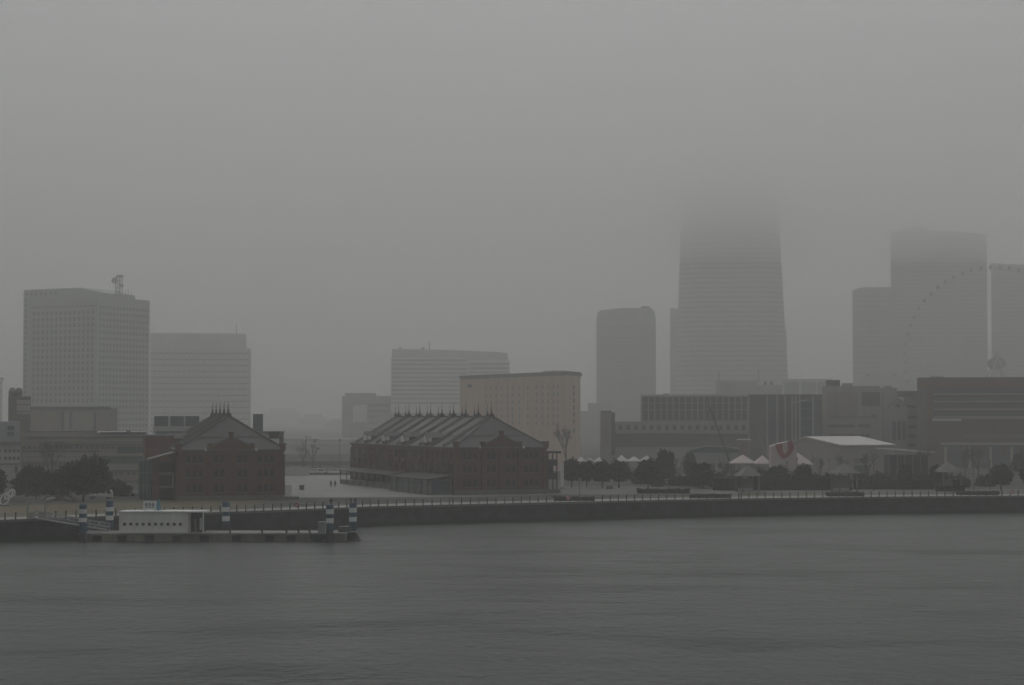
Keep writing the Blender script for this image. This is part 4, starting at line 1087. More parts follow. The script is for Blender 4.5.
# striped mooring piles
BLUE = mat("blue_paint", (0.035, 0.085, 0.145), 0.5, 0.1, 1.0)
def pile(label, px, D, ytop, bands, ybot, top=None):
    r = 7.6 / 2 / F * D
    t = thing("mooring_pile", label, "mooring pile", (X(px, D), D, 0), group="blue and white striped mooring piles")
    zt = Z(ytop, D)
    MB().lathe((0, 0, 0), [(r * 0.97, -0.9), (r * 0.97, Z(ybot, D))], 20).build("pile_foot", DARKM, t, False)
    MB().lathe((0, 0, 0), [(r, Z(ybot, D)), (r, zt - 0.15), (r * 0.8, zt)], 20).build("pile_shaft", BLUE, t)
    for a, c in bands:
        MB().lathe((0, 0, 0), [(r * 1.015, Z(c, D)), (r * 1.015, Z(a, D))], 20).build("white_band", WHITE, t)
    if top == "lamp":
        MB().tube((0.2, 0, zt - 0.05), (0.2, 0, zt + 0.5), 0.12).lathe((0.2, 0, zt + 0.45), [(0.3, 0), (0.33, 0.3), (0.25, 0.5), (0.1, 0.62)], 10).build("beacon_lamp", DARKM, t)
    if top == "cage":
        g = MB()
        for i in range(6):
            a = math.pi * i / 3
            g.tube((r * 0.85 * math.cos(a), r * 0.85 * math.sin(a), zt - 0.1), (r * 0.85 * math.cos(a), r * 0.85 * math.sin(a), zt + 0.75), 0.06)
        g.build("top_posts", DARKM, t)
pile("striped pile standing at the foot of the gangway", 83.6, 335.4, 504, ((509, 513.5), (517.6, 522)), 534)
pile("striped pile just left of the white waiting room", 110.2, 346.2, 500.5, ((507, 511.2), (515.4, 520)), 527)
pile("striped pile alone right of the waiting room", 226.3, 346.2, 501.8, ((507, 511.7), (515.8, 521)), 525)
pile("striped pile with lantern near the pontoon's outer end", 330.1, 335.4, 504.5, ((509, 514), (518, 523)), 529, "lamp")
pile("outermost striped pile with short posts on top", 353.2, 346.2, 502.5, ((507.6, 512.4), (516.8, 521.5)), 530, "cage")

# waiting room with round windows
WD = 338.2
xa, xb = X(119.7, WD), X(188.3, WD)
wr = thing("waiting_room", "cream flat-roofed waiting room with ten round windows on the pontoon", "waiting room", (xa, WD, 1.402))
Wd = xb - xa; wh = Z(512.6, WD) - 1.4
MB().box(0, Wd, 0, 5.5, 0, wh).build("wall", CREAM, wr)
MB().box(-0.15, Wd + 2.9, -0.15, 5.7, wh + 0.002, wh + 0.22).build("roof", WHITE, wr)
MB().box(-0.06, Wd + 0.06, -0.06, 0.0, 0, 0.12).build("base_strip", WHITE, wr)
pg = MB(); pg.loft([[(0.24 * math.cos(2 * math.pi * i / 16), y, 0.24 * math.sin(2 * math.pi * i / 16)) for i in range(16)] for y in (0.02, -0.05)])
pgd = pg.mesh("porthole", mat("dark_porthole_glass", (0.012, 0.014, 0.016), 0.3, 0.2, 1.0)); pgl = pg.mesh("porthole", mat("pale_porthole_glass", (0.10, 0.10, 0.095), 0.4, 0.2, 1.0))
rim = MB().path([(0.27 * math.cos(2 * math.pi * i / 16), -0.03, 0.27 * math.sin(2 * math.pi * i / 16)) for i in range(16)], 0.035, 5, True).mesh("rim", GREYM)
for k in range(10):
    w = link("porthole", pgl if 2 <= k <= 5 else pgd, wr, (X(125.2 + 6.2 * k, WD) - xa, 0, Z(524.2, WD) - 1.402)); link("rim", rim, w)  # a run of portholes left of the middle takes the paler pane colour
xp = X(203.6, WD) - xa
MB().box(xp - 0.12, xp + 0.12, 0.0, 0.24, 0, wh).build("porch_post", WHITE, wr)
MB().box(Wd + 0.002, xp - 0.13, 3.4, 3.6, 0, wh).build("porch_back", DARKM, wr)
MB().box(Wd + 0.6, Wd + 1.0, 3.2, 3.39, 0, 2.2).build("porch_door", GREYM, wr)
MB().box(X(197.2, WD) - xa, X(199.2, WD) - xa, 3.2, 3.39, 0.3, 2.4).build("painted_door_light", WHITE, wr)  # light in the doorway, painted as a white panel

# roof sign: three dark characters and a small line under them, blue picture panel at its side
sx0, sx1 = X(143.6, WD + 2), X(156.6, WD + 2)
sz0, sz1 = 1.402 + wh + 0.222, Z(501, WD + 2)
sg = thing("roof_sign", "small white sign with three dark characters on the waiting room roof", "sign", (sx0, WD + 2, sz0))
sw_, sh_ = sx1 - sx0, sz1 - sz0
MB().box(0, sw_, 0, 0.5, 0.25, sh_).build("board", WHITE, sg)
for x in (0.3, sw_ - 0.3, sw_ + 0.3): MB().box(x - 0.06, x + 0.06, 0.1, 0.3, 0, 0.26).build("leg", GREYM, sg)
NAVY = mat("navy_lettering", (0.02, 0.03, 0.06), 0.6, 0.1, 1.0)
for k in range(3):
    x = 0.35 + 0.58 * k; z = sh_ - 0.95; ch = MB()
    ch.box(x, x + 0.42, -0.03, 0.01, z + 0.52, z + 0.6); ch.box(x + 0.17, x + 0.25, -0.032, 0.01, z - 0.02, z + 0.66)
    ch.box(x + 0.03, x + 0.40, -0.034, 0.01, z + 0.26, z + 0.34); ch.box(x + 0.0, x + 0.08, -0.036, 0.01, z + 0.0, z + 0.45); ch.box(x + 0.34, x + 0.42, -0.036, 0.01, z + 0.0, z + 0.45)
    if k != 1: ch.box(x + 0.02, x + 0.41, -0.038, 0.01, z + 0.0, z + 0.08)
    ch.build("character", NAVY, sg)
ch = MB()
for k in range(9): ch.box(0.32 + 0.19 * k, 0.32 + 0.19 * k + 0.12, -0.03, 0.01, 0.48, 0.62)
ch.build("small_line", mat("grey_lettering", (0.15, 0.17, 0.2), 0.6, 0.1, 1.0), sg)
MB().slab_xz([(sw_ + 0.02, 0.1), (sw_ + 0.85, 0.1), (sw_ + 0.7, sh_ * 0.8), (sw_ + 0.45, sh_ + 0.35), (sw_ + 0.02, sh_ * 0.75)], 0.05, 0.45).build("blue_panel", mat("sky_blue_panel", (0.14, 0.30, 0.38), 0.5, 0.15, 1.5), sg)

# gangway
gw = thing("gangway", "white railed gangway sloping from the quay down to the pontoon", "gangway", (0, 0, 0))
qa = quay_pt(34)
A, Bq = Vector((X(34, qa.y), qa.y + 0.2, GZ + 0.2)), Vector((X(110.5, 341), 341, 1.55))
d = (Bq - A); L_ = d.length; side = Vector((0, 0, 1)).cross(d).normalized() * 0.9
dk = MB(); dk.loft([[A - side, A + side, A + side + Vector((0, 0, 0.18)), A - side + Vector((0, 0, 0.18))], [Bq - side, Bq + side, Bq + side + Vector((0, 0, 0.18)), Bq - side + Vector((0, 0, 0.18))]])
dk.build("deck", GREYM, gw)
for s in (-1, 1):
    g = MB(); n = 15
    up = Vector((0, 0, 1.3))
    for i in range(n + 1):
        p = A + d * (i / n) + side * s * 0.98
        g.tube(p, p + up, 0.055, n=5)
        if i < n and i % 2 == 0: g.tube(p, A + d * ((i + 1) / n) + side * s * 0.98 + up, 0.04, n=4)
        elif i < n: g.tube(p + up, A + d * ((i + 1) / n) + side * s * 0.98, 0.04, n=4)
    for z in (0.1, 0.7, 1.3): g.tube(A + side * s * 0.98 + Vector((0, 0, z)), Bq + side * s * 0.98 + Vector((0, 0, z)), 0.06, n=5)
    g.build("side_railing", GREYM if s > 0 else COPING, gw)
MB().path([Bq + Vector((-3.2 + 0.45 * math.cos(a), -1.3, 0.7 + 0.45 * math.sin(a))) for a in [2 * math.pi * i / 12 for i in range(12)]], 0.09, 6, True).build("guide_wheel", GREYM, gw)
q = quay_pt(35); pr = thing("portal", "pale square portal frame standing at the top of the gangway", "portal", (X(35, q.y), q.y + 1.6, GZ + 0.004))
hw = X(43.8, q.y) - X(35, q.y); ph = Z(503.2, q.y) - GZ
CRM = mat("pale_greenish_paint", (0.33, 0.33, 0.29), 0.6, 0.1, 1.0)
for s in (-1, 1): MB().box(s * hw - 0.16, s * hw + 0.16, -0.16, 0.16, 0, ph).build("post", CRM, pr)
MB().box(-hw - 0.25, hw + 0.25, -0.2, 0.2, ph + 0.002, ph + 0.35).build("beam", CRM, pr)
for k, dx in enumerate((-1.2, -0.6, 0.0, 0.45)):
    MB().path([(dx + 0.22 * math.cos(a), 0, ph + 0.66 + 0.30 * math.sin(a)) for a in [2 * math.pi * i / 10 for i in range(10 if k % 2 else 9)]], 0.06, 5, bool(k % 2)).build("letter", CRM, pr)
for s in (-0.55, 0.55): MB().box(s * hw - 0.5, s * hw + 0.5, -0.05, 0.05, 0.1, 1.1).build("gate_leaf", CRM, pr)

# chain sculpture, car park things on the lawn
cs = thing("chain_sculpture", "white looped chain sculpture leaning on the lawn near the left edge", "sculpture", (X(7.5, 392), 392, GZ + 0.012))
def link_path(c, ang, a, bq, tilt):
    pts = []
    for i in range(20):
        t = 2 * math.pi * i / 20
        u, v = a * math.cos(t), bq * math.sin(t)
        pts.append((c[0] + u * math.cos(ang) - v * math.sin(ang) * math.cos(tilt), c[1] + v * math.sin(tilt), c[2] + u * math.sin(ang) + v * math.cos(ang) * math.cos(tilt)))
    return pts
for c, ang, a, bq, tl in (((-0.4, 0, 1.35), 1.0, 1.25, 0.85, 0.2), ((0.3, 0.2, 2.1), 0.75, 1.0, 0.7, 0.7), ((0.85, 0, 2.45), 0.9, 0.9, 0.6, 0.1)):
    MB().path(link_path(c, ang, a, bq, tl), 0.15, 7, True).build("chain_link", WHITE, cs, True)
MB().box(-1.0, 0.6, -0.5, 0.5, -0.05, 0.22).build("base", GRANITE, cs)

TYRE = mat("tyre_rubber", (0.02, 0.02, 0.02), 0.85, 0.2, 2.0)
def car(label, px, D, m, rz=0.0, kind="car"):
    t = thing("parked_" + kind, label, kind, (X(px, D), D, GZ + 0.02), rz, "vehicles parked along the waterfront")
    if kind == "car":
        pr_ = [(-2.1, 0.3), (2.1, 0.3), (2.15, 0.75), (1.9, 0.92), (1.1, 1.0), (0.5, 1.48), (-1.0, 1.5), (-1.75, 1.0), (-2.1, 0.92)]
        MB().slab_xz(pr_, -0.82, 0.82).build("body", m, t)
        MB().slab_xz([(-1.5, 1.02), (0.95, 1.02), (0.45, 1.4), (-0.95, 1.42)], -0.84, 0.84).build("side_window", GLASS, t)
        w = 1.3
    else:
        MB().slab_xz([(1.2, 0.4), (2.6, 0.4), (2.6, 1.2), (2.2, 2.0), (1.2, 2.05)], -0.9, 0.9).build("cab", m, t)
        MB().slab_xz([(1.5, 1.2), (2.52, 1.2), (2.14, 1.9), (1.5, 1.9)], -0.92, 0.92).build("cab_window", GLASS, t)
        MB().box(-2.6, 1.15, -0.95, 0.95, 0.6, 1.05 if kind == "truck" else 2.2).build("cargo_bed", m, t)
        w = 1.7
    wl = MB().loft([[(0.33 * math.cos(2 * math.pi * i / 14), y, 0.33 + 0.33 * math.sin(2 * math.pi * i / 14)) for i in range(14)] for y in (-0.11, 0.11)]).mesh("wheel", TYRE)
    for sx in (-w, w):
        for sy in (-0.78, 0.78): link("wheel", wl, t, (sx, sy, -0.02))
    return t
SILV = mat("silver_car_paint", (0.42, 0.43, 0.44), 0.35, 0.08, 0.8, spec=0.5)
DRED = mat("maroon_car_paint", (0.07, 0.025, 0.025), 0.35, 0.1, 0.8, spec=0.5)
WCAR = mat("white_car_paint", (0.6, 0.6, 0.6), 0.4, 0.06, 0.8, spec=0.5)
NAVC = mat("dark_blue_car_paint", (0.03, 0.04, 0.06), 0.35, 0.1, 0.8, spec=0.5)
car("white flatbed truck parked beyond the lawn under the tallest dark tree", 101, 425, WCAR, 0.0, "truck")
car("maroon car parked beyond the lawn between the two dark trees", 60, 428, DRED)
car("silver car parked right of the white flatbed truck", 128, 440, SILV)
car("white van parked right of the twiggy tree behind the clipped hedge", 686, 520, WCAR, 0.1, "van")
car("silver car parked left of the white van behind the clipped hedge", 670, 512, SILV)
car("white car parked behind the dark hedge right of the second pavilion", 889, 490, WCAR)
car("dark blue car parked beside the white car behind the hedge", 915, 492, NAVC)
car("silver car parked near the right-hand pavilion", 927, 484, SILV)
car("white car parked beyond the right-hand pavilion", 962, 500, WCAR)
for k, (px, m, lab) in enumerate(((290, WCAR, "white car first in the line along the fence behind the plaza"), (301, NAVC, "dark car second in the line along the fence behind the plaza"), (322, WCAR, "white car midway along the fence behind the plaza"), (346, SILV, "silver car nearest the long warehouse along the fence"))):
    car(lab, px, 612, m)

# mounded bed with pale stones beside the portal
rb = MB()
rb.loft([[(X(46, 418) + 0.0, 414, GZ - 0.05), (X(80, 418), 414, GZ - 0.05), (X(80, 418), 420, GZ - 0.05), (X(46, 418), 420, GZ - 0.05)],
         [(X(50, 418), 415.5, GZ + 1.0), (X(74, 418), 415.5, GZ + 1.1), (X(74, 418), 418.5, GZ + 1.1), (X(50, 418), 418.5, GZ + 1.0)]])
tag(rb.build("planted_mound", mat("dark_soil_and_heather", (0.06, 0.045, 0.04), 0.95, 0.3, 1.5)), "low dark planted mound on the lawn between two pale stones", "planting mound")
for px, rz, lab in ((51.5, 0.5, "long pale stone leaning on the left end of the dark mound"), (68, -0.9, "pale stone leaning on the right end of the dark mound")):
    st = MB(); st.ball((0, 0, 0.45), 1.15, 0.45, 0.42, 8, 5)
    o = st.build("stone", PALE, None, False); o.location = (X(px, 412.5), 412.5, GZ + 0.05); o.rotation_euler = (0, -rz * 0.45, 0); tag(o, lab, "stone")

# white event tents
TENTW = mat("white_canvas", (0.50, 0.50, 0.48), 0.75, 0.12, 0.4)
def peak_tent(label, px0, px1, ypk, yev, D, n=1, m=TENTW, dp=8):
    t = thing("event_tent", label, "tent", (X(px0, D), D, GZ), group="white event tents")
    w = X(px1, D) - X(px0, D); ze, zp = Z(yev, D) - GZ, Z(ypk, D) - GZ
    for k in range(n):
        zp = Z(ypk + (0.3, 1.6, 0.8)[k % 3], D) - GZ
        a, c = w * k / n, w * (k + 1) / n; mx_ = (a + c) / 2
        r0 = [(a, 0, ze), (c, 0, ze), (c, dp, ze), (a, dp, ze)]
        rb_ = [(a, 0, ze - 0.25), (c, 0, ze - 0.25), (c, dp, ze - 0.25), (a, dp, ze - 0.25)]
        rm = [(mx_ + (x - mx_) * 0.5, dp / 2 + (y - dp / 2) * 0.5, ze + (zp - ze) * 0.5) for x, y, z in r0]
        rt = [(mx_ + (x - mx_) * 0.05, dp / 2 + (y - dp / 2) * 0.05, zp) for x, y, z in r0]
        MB().loft([rb_, r0, rm, rt]).build("canvas_roof", m, t)
    pm = MB().box(-0.06, 0.06, -0.06, 0.06, -0.05, ze - 0.25).mesh("pole", GREYM)
    for k in range(n + 1):
        for y in (0.1, dp - 0.1): link("pole", pm, t, (min(max(w * k / n, 0.1), w - 0.1), y, 0))
    return t
peak_tent("low white tents showing over the first two round trees", 577, 604, 456.5, 461.5, 590, 3)
peak_tent("low white tents showing over the fourth round tree", 616, 654, 455, 461, 585, 3)
TENTP = mat("pinkish_white_canvas", (0.55, 0.47, 0.45), 0.7, 0.06, 0.5)
peak_tent("single pinkish white peaked tent just right of the dark crane boom", 732, 757, 455, 463, 560, 1, TENTP, 9)
peak_tent("pinkish white peaked tent between two crane booms, left of the emblem", 756, 772, 455.5, 463.5, 556, 1, TENTP, 8)
peak_tent("broad pale tent sloping away below the red U emblem", 781, 815, 452, 464, 555, 1, TENTP, 10)
# pale show front with the red U emblem
D = 550.0
sf = thing("show_front", "pale tent front carrying a big red U-shaped emblem", "tent", (X(771, D), D, GZ))
ex = lambda px: X(px, D) - X(771, D); ez = lambda py: Z(py, D) - GZ
MB().slab_xz([(0, -0.3), (ex(797), -0.3), (ex(797), ez(447)), (ex(792), ez(441)), (ex(783), ez(442.5)), (0, ez(446))], 0, 5).build("canvas_front", TENTP, sf)
ring = [(775.2, 444.2), (776.6, 450.5), (779.4, 456.2), (783.0, 458.8), (787.2, 457.4), (790.8, 454.2), (793.4, 449.6), (793.9, 445.5), (791.9, 440.2),
        (787.0, 441.6), (787.9, 446.5), (787.4, 450.4), (786.0, 453.2), (784.4, 453.8), (783.1, 452.0), (782.3, 448.5), (782.2, 443.4)]
rg = MB(); rg.slab_xz([(ex(a), ez(c)) for a, c in ring], -0.25, 0.03)
rg.build("red_emblem", mat("faded_red_paint", (0.32, 0.055, 0.062), 0.6, 0.1, 1.0), sf)

# white hall, its canopy, the blue tented roof, kiosk
hl = Bld("white_hall", "big pale hall with light gabled roof behind the pavilions", 793, 590, 841, 572, 44, "hall")
zt1, zt2 = hl.z(446, 0), hl.z(446.5, hl.W)
HL = 21.0
gp = [(0, -0.3), (hl.W, -0.3), (hl.W, hl.z(446, hl.W)), (hl.xl(806), hl.z(437.5, 4)), (0, hl.z(442.5, 0))]
MB().slab_xz(gp, 0, HL).build("wall", mat("pale_pinkish_panel", (0.33, 0.30, 0.275), 0.7, 0.06, 0.3), hl.root)
rf = MB().slab_xz([(hl.W + 0.5, hl.z(446, hl.W) + 0.02), (hl.W + 0.5, hl.z(446, hl.W) + 0.3), (hl.xl(806), hl.z(437.5, 4) + 0.35), (-0.4, hl.z(442.5) + 0.3), (-0.4, hl.z(442.5) + 0.02), (hl.xl(806), hl.z(437.5, 4) + 0.03)], -0.4, HL + 0.4)
rf.build("roof", mat("light_metal_roof", (0.55, 0.52, 0.49), 0.5, 0.05, 0.3, spec=0.5), hl.root)
hl.box("side_door", GLASSG, hl.W - 0.05, hl.W + 0.12, 5, 11, -0.3, 3.6)
hl.box("side_window", DKGR, hl.W - 0.05, hl.W + 0.1, 5, 10, 4.2, 5.6)
D = 560.0
cn = thing("canopy_shelter", "flat white roofed glass shelter sloping down beside the pale hall", "shelter", (X(884, D), D, GZ))
w = X(934, D) - X(884, D); z0, z1 = Z(448.2, D) - GZ, Z(451.8, D) - GZ
MB().slab_xz([(-1.0, z0), (-1.0, z0 - 0.15), (w * 0.5, z0 - 0.95), (w, z1 - 0.25), (w, z1), (w * 0.5, z0 - 0.45)][::-1], -1.0, 9).build("roof", WHITE, cn)
MB().box(1.5, w - 1.5, 0.5, 8, -0.05, z1 - 0.9).build("glass_wall", GLASS, cn)
for k in range(6): MB().box(1.5 + k * (w - 3.2) / 5, 1.7 + k * (w - 3.2) / 5, 0.2, 0.42, -0.05, z1 - 0.6).build("post", GREYM, cn)
D = 640.0
bt_ = Bld("blue_tented_shed", "blue-grey tented shed roof behind the wide bushy tree", 690, D, 742, D, 16, "shed")
bt_.wall(GREYC, 452); MB().slab_xz([(-0.6, bt_.z(452.5)), (bt_.W + 0.6, bt_.z(452.5)), (bt_.W + 0.6, bt_.z(450)), (bt_.W * 0.7, bt_.z(447)), (bt_.W * 0.3, bt_.z(446.5)), (-0.6, bt_.z(450.5))], -0.5, 16.5).build("roof", mat("blue_grey_sheet_roof", (0.075, 0.10, 0.115), 0.6, 0.12, 0.3), bt_.root)
bt_.windows('front', lin(2, bt_.W - 2, 6), [1.0], 1.4, 1.6, DKGR)
D = 630.0
kk = Bld("kiosk", "small pinkish kiosk with thin white roof left of the light crane boom", 738, D, 749, D, 5, "kiosk")
kk.wall(mat("pinkish_plaster", (0.27, 0.21, 0.19), 0.8, 0.08, 0.5), 440); kk.box("roof", WHITE, -0.5, kk.W + 0.5, -0.6, 5.4, kk.H + 0.002, kk.H + 0.3); kk.fr("hatch", DKGR, 740, 747, 443, 447, 0.06)

# pyramid-roofed pavilions
PPOST = mat("weathered_timber", (0.16, 0.15, 0.13), 0.85, 0.2, 1.5)
PVR = mat("pale_shingle_roof", (0.19, 0.19, 0.17), 0.8, 0.15, 0.8)
def pavilion(label, px, D, ypk, yev, hwpx):
    t = thing("pavilion", label, "pavilion", (X(px, D), D, GZ + 0.012), 0.25, "pyramid-roofed garden pavilions")
    h = hwpx / F * D; ze, zp = Z(yev, D) - GZ, Z(ypk, D) - GZ
    sq = lambda s, z: [(-s, -s, z), (s, -s, z), (s, s, z), (-s, s, z)]
    MB().loft([sq(h, ze - 0.12), sq(h, ze), sq(0.15, zp)]).build("roof", PVR, t)
    MB().lathe((0, 0, zp - 0.05), [(0.2, 0), (0.22, 0.2), (0.05, 0.5)], 8).build("finial", PVR, t)
    for sx in (-1, 1):
        for sy in (-1, 1): MB().box(sx * h * 0.78 - 0.16, sx * h * 0.78 + 0.16, sy * h * 0.78 - 0.16, sy * h * 0.78 + 0.16, -0.05, ze - 0.12).build("post", PPOST, t)
    MB().box(-h * 0.7, h * 0.7, h * 0.5, h * 0.7, -0.05, 0.9).build("bench", GREYC, t)
    MB().box(-h * 0.75, h * 0.75, h * 0.74, h * 0.78, 0.95, ze - 0.7).build("lattice_screen", DKGR, t)
pavilion("pyramid-roofed pavilion left of the pinkish tents' hedge", 747.5, 464, 465.5, 475.5, 11)
pavilion("pyramid-roofed pavilion before the pale hall's corner", 844, 464, 463.3, 473, 12)
pavilion("pyramid-roofed pavilion with steep tip before the mall's left end", 947.5, 474, 462.5, 471.5, 12)

# mobile cranes behind the tents
CRN = mat("crane_grey", (0.07, 0.072, 0.075), 0.6, 0.15, 1.0)
def crane(label, pxa, ya, pxb, yb, D, m):
    b_ = Vector((X(pxb, D), D, Z(yb, D))); tp = Vector((X(pxa, D), D, Z(ya, D)))
    t = thing("mobile_crane", label, "crane", (b_.x, D, GZ), group="mobile cranes with raised booms")
    o = Vector((b_.x, D, GZ))
    hb = Vector((0.2, 0, 2.2)); tt_ = tp - o
    MB().tube(hb, hb + (tt_ - hb) * 0.55, 0.42, 0.36, 6).build("boom", m, t); MB().tube(hb + (tt_ - hb) * 0.5, tt_, 0.26, 0.2, 6).build("boom_extension", m, t)
    MB().tube(tt_, tt_ + Vector((0.3, 0, -7)), 0.05, n=4).build("hoist_rope", DARKM, t)
    MB().box(-3, 4, -1.2, 1.2, 0.6, 1.5).build("chassis", m, t)
    MB().slab_xz([(2.4, 1.502), (4, 1.502), (4, 2.3), (3.6, 3.0), (2.4, 3.0)], -1.1, 1.1).build("cab", GREYM, t)
    MB().box(-2.4, 0.9, -1.1, 1.1, 1.502, 2.6).build("counterweight", m, t)
    wl = MB().loft([[(0.55 * math.cos(2 * math.pi * i / 14), y, 0.55 + 0.55 * math.sin(2 * math.pi * i / 14)) for i in range(14)] for y in (-0.18, 0.18)]).mesh("wheel", TYRE)
    for x in (-2.2, 0.2, 2.8):
        for y in (-1.05, 1.05): link("wheel", wl, t, (x, y, 0))
crane("mobile crane with dark slanting boom behind the trees", 709.5, 407, 731.5, 459, 600, CRN)
crane("mobile crane with lighter slanting boom left of the red U emblem", 749.5, 411, 769, 456, 610, GREYM)

# lamp posts, flag posts
lp = thing("lamp_post", "thin lamp post at the planting bed near the warehouse balconies", "lamp post", group="lamp posts")
MB().lathe((0, 0, 0), [(0.12, 0), (0.12, 0.5), (0.075, 0.6), (0.06, 4.3)], 8).build("pole", DARKM, lp)
MB().lathe((0, 0, 4.28), [(0.08, 0), (0.26, 0.12), (0.28, 0.4), (0.1, 0.5)], 8).build("lamp_head", GREYM, lp)
q = quay_pt(580); lp.location = (X(579.7, q.y + 9), q.y + 9, GZ)
for px, D, s, lab in ((873.5, 470, 1.8, "tall lamp post before the pale hall's right end"), (973.5, 462, 1.75, "lamp post before the mall, right of the right pavilion"), (989.5, 448, 1.7, "lamp post on the promenade left of the tree before the mall"),
                      (614.6, 520, 1.5, "lamp post rising behind the fourth round tree"), (269, 640, 1.9, "lamp post at the left end of the fence behind the plaza"), (305.8, 625, 2.2, "lamp post left of centre behind the plaza"), (315, 640, 2.2, "lamp post at centre behind the plaza"), (339.8, 622, 2.3, "tallest lamp post behind the plaza near the long warehouse"),
                      (829, 497, 1.5, "lamp post before the pale hall's gable wall"), (787, 476, 1.5, "lamp post before the red U emblem"), (797, 500, 1.6, "lamp post between the emblem and pale hall")):
    copy_tree(lp, (X(px, D), D, GZ), 0, lab, (1, 1, s))

# fence and low walls at the back of the plaza
fn = thing("fence", "pale fence along the back of the plaza between the warehouses", "fence", (X(276, 600), 600, GZ))
wl_ = X(366, 600) - X(276, 600)
MB().box(0, wl_, 0, 0.25, -0.05, 0.7).build("base_wall", DKGR, fn)
MB().box(0, wl_, 0.05, 0.2, 1.9, 2.05).build("top_rail", WHITE, fn)
MB().box(0, wl_, 0.05, 0.2, 1.2, 1.35).build("middle_rail", WHITE, fn)
pm = MB().box(-0.08, 0.08, 0.03, 0.22, 0.7, 1.9).mesh("post", WHITE)
for k in range(14): link("post", pm, fn, (0.3 + (wl_ - 0.6) * k / 13, 0, 0))
o = MB(); o.box(0, 7.5, 0, 0.6, -0.05, 2.6); bx_ = o.build("site_hoarding", PALE); bx_.location = (X(286, 596), 592, GZ); tag(bx_, "pale hoarding panel standing before the fence behind the plaza", "hoarding")
o = MB(); o.box(-0.55, 0.55, -0.4, 0.4, 0, 1.0); o.box(-0.65, 0.65, -0.5, 0.5, 1.002, 1.15); o = o.build("planter_box", DKGR); o.location = (X(302, 478), 478, GZ + 0.01); tag(o, "small dark box standing alone on the open plaza", "planter")
sk = MB(); sk.box(-0.9, 0.9, -0.4, 0.4, 0, 0.5); sk.box(-0.75, 0.75, -0.3, 0.3, 0.502, 0.8); o = sk.build("bench", DKGR); o.location = (X(609, 486), 484, GZ + 0.01); tag(o, "dark bench between the third and fourth round trees", "bench")

# two walkers on the plaza
SKIN = mat("skin", (0.35, 0.24, 0.18), 0.7, 0.1, 3.0); HAIR = mat("black_hair", (0.02, 0.018, 0.016), 0.7, 0.2, 5.0)
def person(label, px, D, stride, coat, rz):
    vs = [(0, 0, 0.92), (0, 0, 1.15), (0, 0.01, 1.38), (0, 0.02, 1.48), (0, -0.01, 1.57), (0, -0.02, 1.66),
          (0.1, 0, 0.88), (0.1, -stride * 0.5, 0.48), (0.1, -stride * 0.55, 0.08), (0.1, -stride * 0.55 - 0.16, 0.04),
          (-0.1, 0, 0.88), (-0.1, stride * 0.3, 0.48), (-0.1, stride * 0.75, 0.1), (-0.1, stride * 0.72 - 0.16, 0.05),
          (0.19, 0.02, 1.38), (0.24, stride * 0.25, 1.1), (0.23, stride * 0.2 - 0.08, 0.86), (0.23, stride * 0.2 - 0.11, 0.76),
          (-0.19, 0.02, 1.38), (-0.24, -stride * 0.2, 1.1), (-0.23, -stride * 0.3 - 0.08, 0.86), (-0.23, -stride * 0.3 - 0.12, 0.76)]
    es = [(0, 1), (1, 2), (2, 3), (3, 4), (4, 5), (0, 6), (6, 7), (7, 8), (8, 9), (0, 10), (10, 11), (11, 12), (12, 13), (2, 14), (14, 15), (15, 16), (16, 17), (2, 18), (18, 19), (19, 20), (20, 21)]
    rs = [(.16, .12), (.15, .11), (.15, .1), (.055, .055), (.09, .1), (.075, .09), (.1, .1), (.065, .07), (.045, .05), (.04, .035), (.1, .1), (.065, .07), (.045, .05), (.04, .035),
          (.065, .065), (.05, .05), (.038, .038), (.03, .04), (.065, .065), (.05, .05), (.038, .038), (.03, .04)]
    me = bpy.data.meshes.new("person"); me.from_pydata(vs, es, []); me.update()
    o = bpy.data.objects.new("person", me); COL.objects.link(o)
    md = o.modifiers.new("skin", 'SKIN')
    for v, r in zip(me.skin_vertices[0].data, rs): v.radius = r
    me.skin_vertices[0].data[0].use_root = True
    o.modifiers.new("sub", 'SUBSURF').levels = 1
    dg = bpy.context.evaluated_depsgraph_get()
    nm = bpy.data.meshes.new_from_object(o.evaluated_get(dg)); o.modifiers.clear(); o.data = nm
    nm.materials.clear(); nm.materials.append(coat); nm.materials.append(SKIN)
    for p in nm.polygons:
        p.use_smooth = True
        if p.center.z > 1.46 or p.center.z < 0.8 and abs(p.center.x) > 0.17: p.material_index = 1
    o.location = (X(px, D), D, GZ + 0.012); o.rotation_euler = (0, 0, rz)
    tag(o, label, "person")
    h = MB(); h.ball((0, 0.0, 1.67), 0.115, 0.125, 0.115, 10, 6); h.build("hair", HAIR, o, True)
    c = MB(); c.loft([[(0.20 * math.cos(a), 0.01 + 0.15 * math.sin(a), z) for a in [2 * math.pi * i / 12 for i in range(12)]] for z in (0.72, 1.0)] + [[(0.17 * math.cos(a), 0.01 + 0.13 * math.sin(a), 1.42) for a in [2 * math.pi * i / 12 for i in range(12)]]])
    c.build("coat", coat, o, True)
    return o
person("person in dark coat walking on the plaza, left one of the pair", 331.1, 496, 0.36, mat("dark_coat", (0.03, 0.03, 0.035), 0.9, 0.2, 4.0), 0.5)
person("person in brown coat walking on the plaza, right one of the pair", 335.4, 497, 0.28, mat("brown_coat", (0.06, 0.045, 0.035), 0.9, 0.2, 4.0), 0.2)

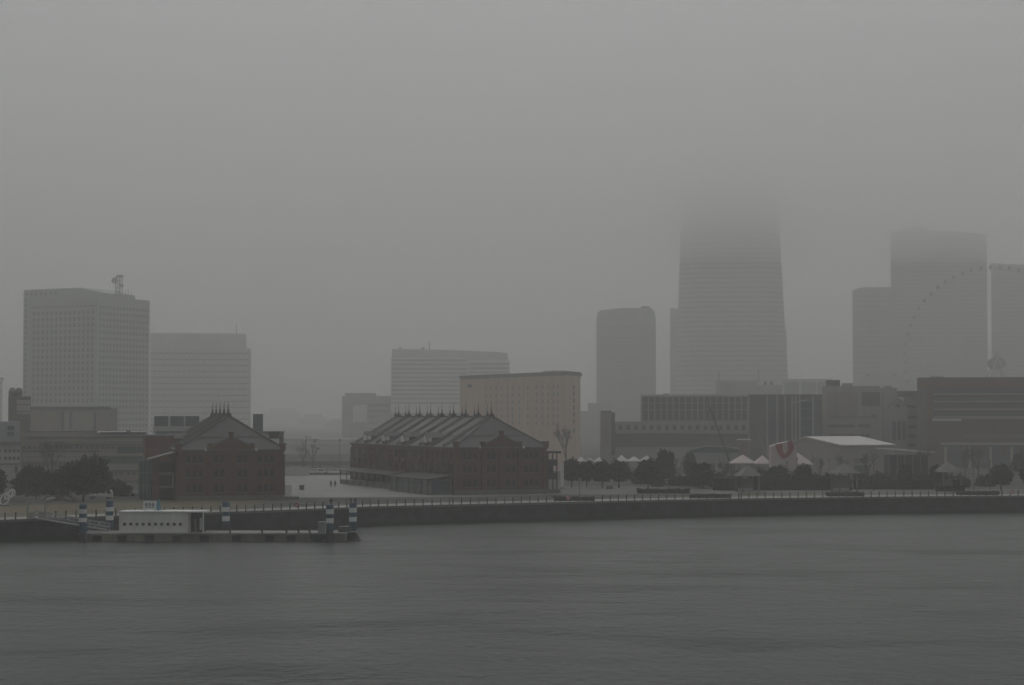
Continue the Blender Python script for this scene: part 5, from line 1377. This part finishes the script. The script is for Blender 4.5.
# ferris wheel
D = 1500.0
fw = thing("ferris_wheel", "giant hazy ferris wheel behind the brown mall at right", "ferris wheel", (X(997, D), D, GZ))
R = 93 / F * D; zc_ = Z(357, D) - GZ
RIMM = mat("wheel_grey_steel", (0.33, 0.34, 0.345), 0.6, 0.1, 0.4)
def circ(r, y, n=60): return [(r * math.cos(2 * math.pi * i / n), y, zc_ + r * math.sin(2 * math.pi * i / n)) for i in range(n)]
for y in (-2.2, 2.2): MB().path(circ(R - 4.0, y), 0.14, 5, True).build("rim", RIMM, fw)
MB().path(circ(R * 0.82, 0), 0.10, 5, True).build("inner_rim", RIMM, fw)
for i in range(30):
    a = 2 * math.pi * i / 30
    MB().tube((3 * math.cos(a), 0, zc_ + 3 * math.sin(a)), ((R - 4) * math.cos(a), (-2.2 if i % 2 else 2.2), zc_ + (R - 4) * math.sin(a)), 0.045, n=4).build("spoke", RIMM, fw)
gd = MB().lathe((0, 0, 0), [(0.6, -1.6), (1.25, -1.2), (1.35, 0.2), (0.9, 1.2), (0.3, 1.5)], 10).mesh("gondola", mat("gondola_paint", (0.20, 0.21, 0.22), 0.5, 0.2, 0.3))
for i in range(60):
    a = 2 * math.pi * (i + 0.5) / 60
    if i % 2 == 0 or True: link("gondola", gd, fw, ((R - 1.2) * math.cos(a), 0, zc_ + (R - 1.2) * math.sin(a) - 0.6)).scale = (1.05, 1.05, 1.05)
for y in (-9, 9):
    for s in (-1, 1): MB().tube((s * 24, y * 1.6, -0.3), (0, y * 0.3, zc_), 1.1, 0.7, 8).build("support_leg", RIMM, fw)
hb = MB(); hb.loft([[(6.5 * math.cos(2 * math.pi * i / 20), y, zc_ - 5 + 4.6 * math.sin(2 * math.pi * i / 20)) for i in range(20)] for y in (-3.5, 3.5)]); hb.build("hub_display", mat("reddish_dark_display", (0.11, 0.06, 0.06), 0.5, 0.2, 0.4), fw)
MB().slab_xz([(-5.5, zc_ - 6), (5.5, zc_ - 6), (1.0, zc_ + 4), (-1.0, zc_ + 4)], -2.4, 2.4).build("hub_frame", RIMM, fw)
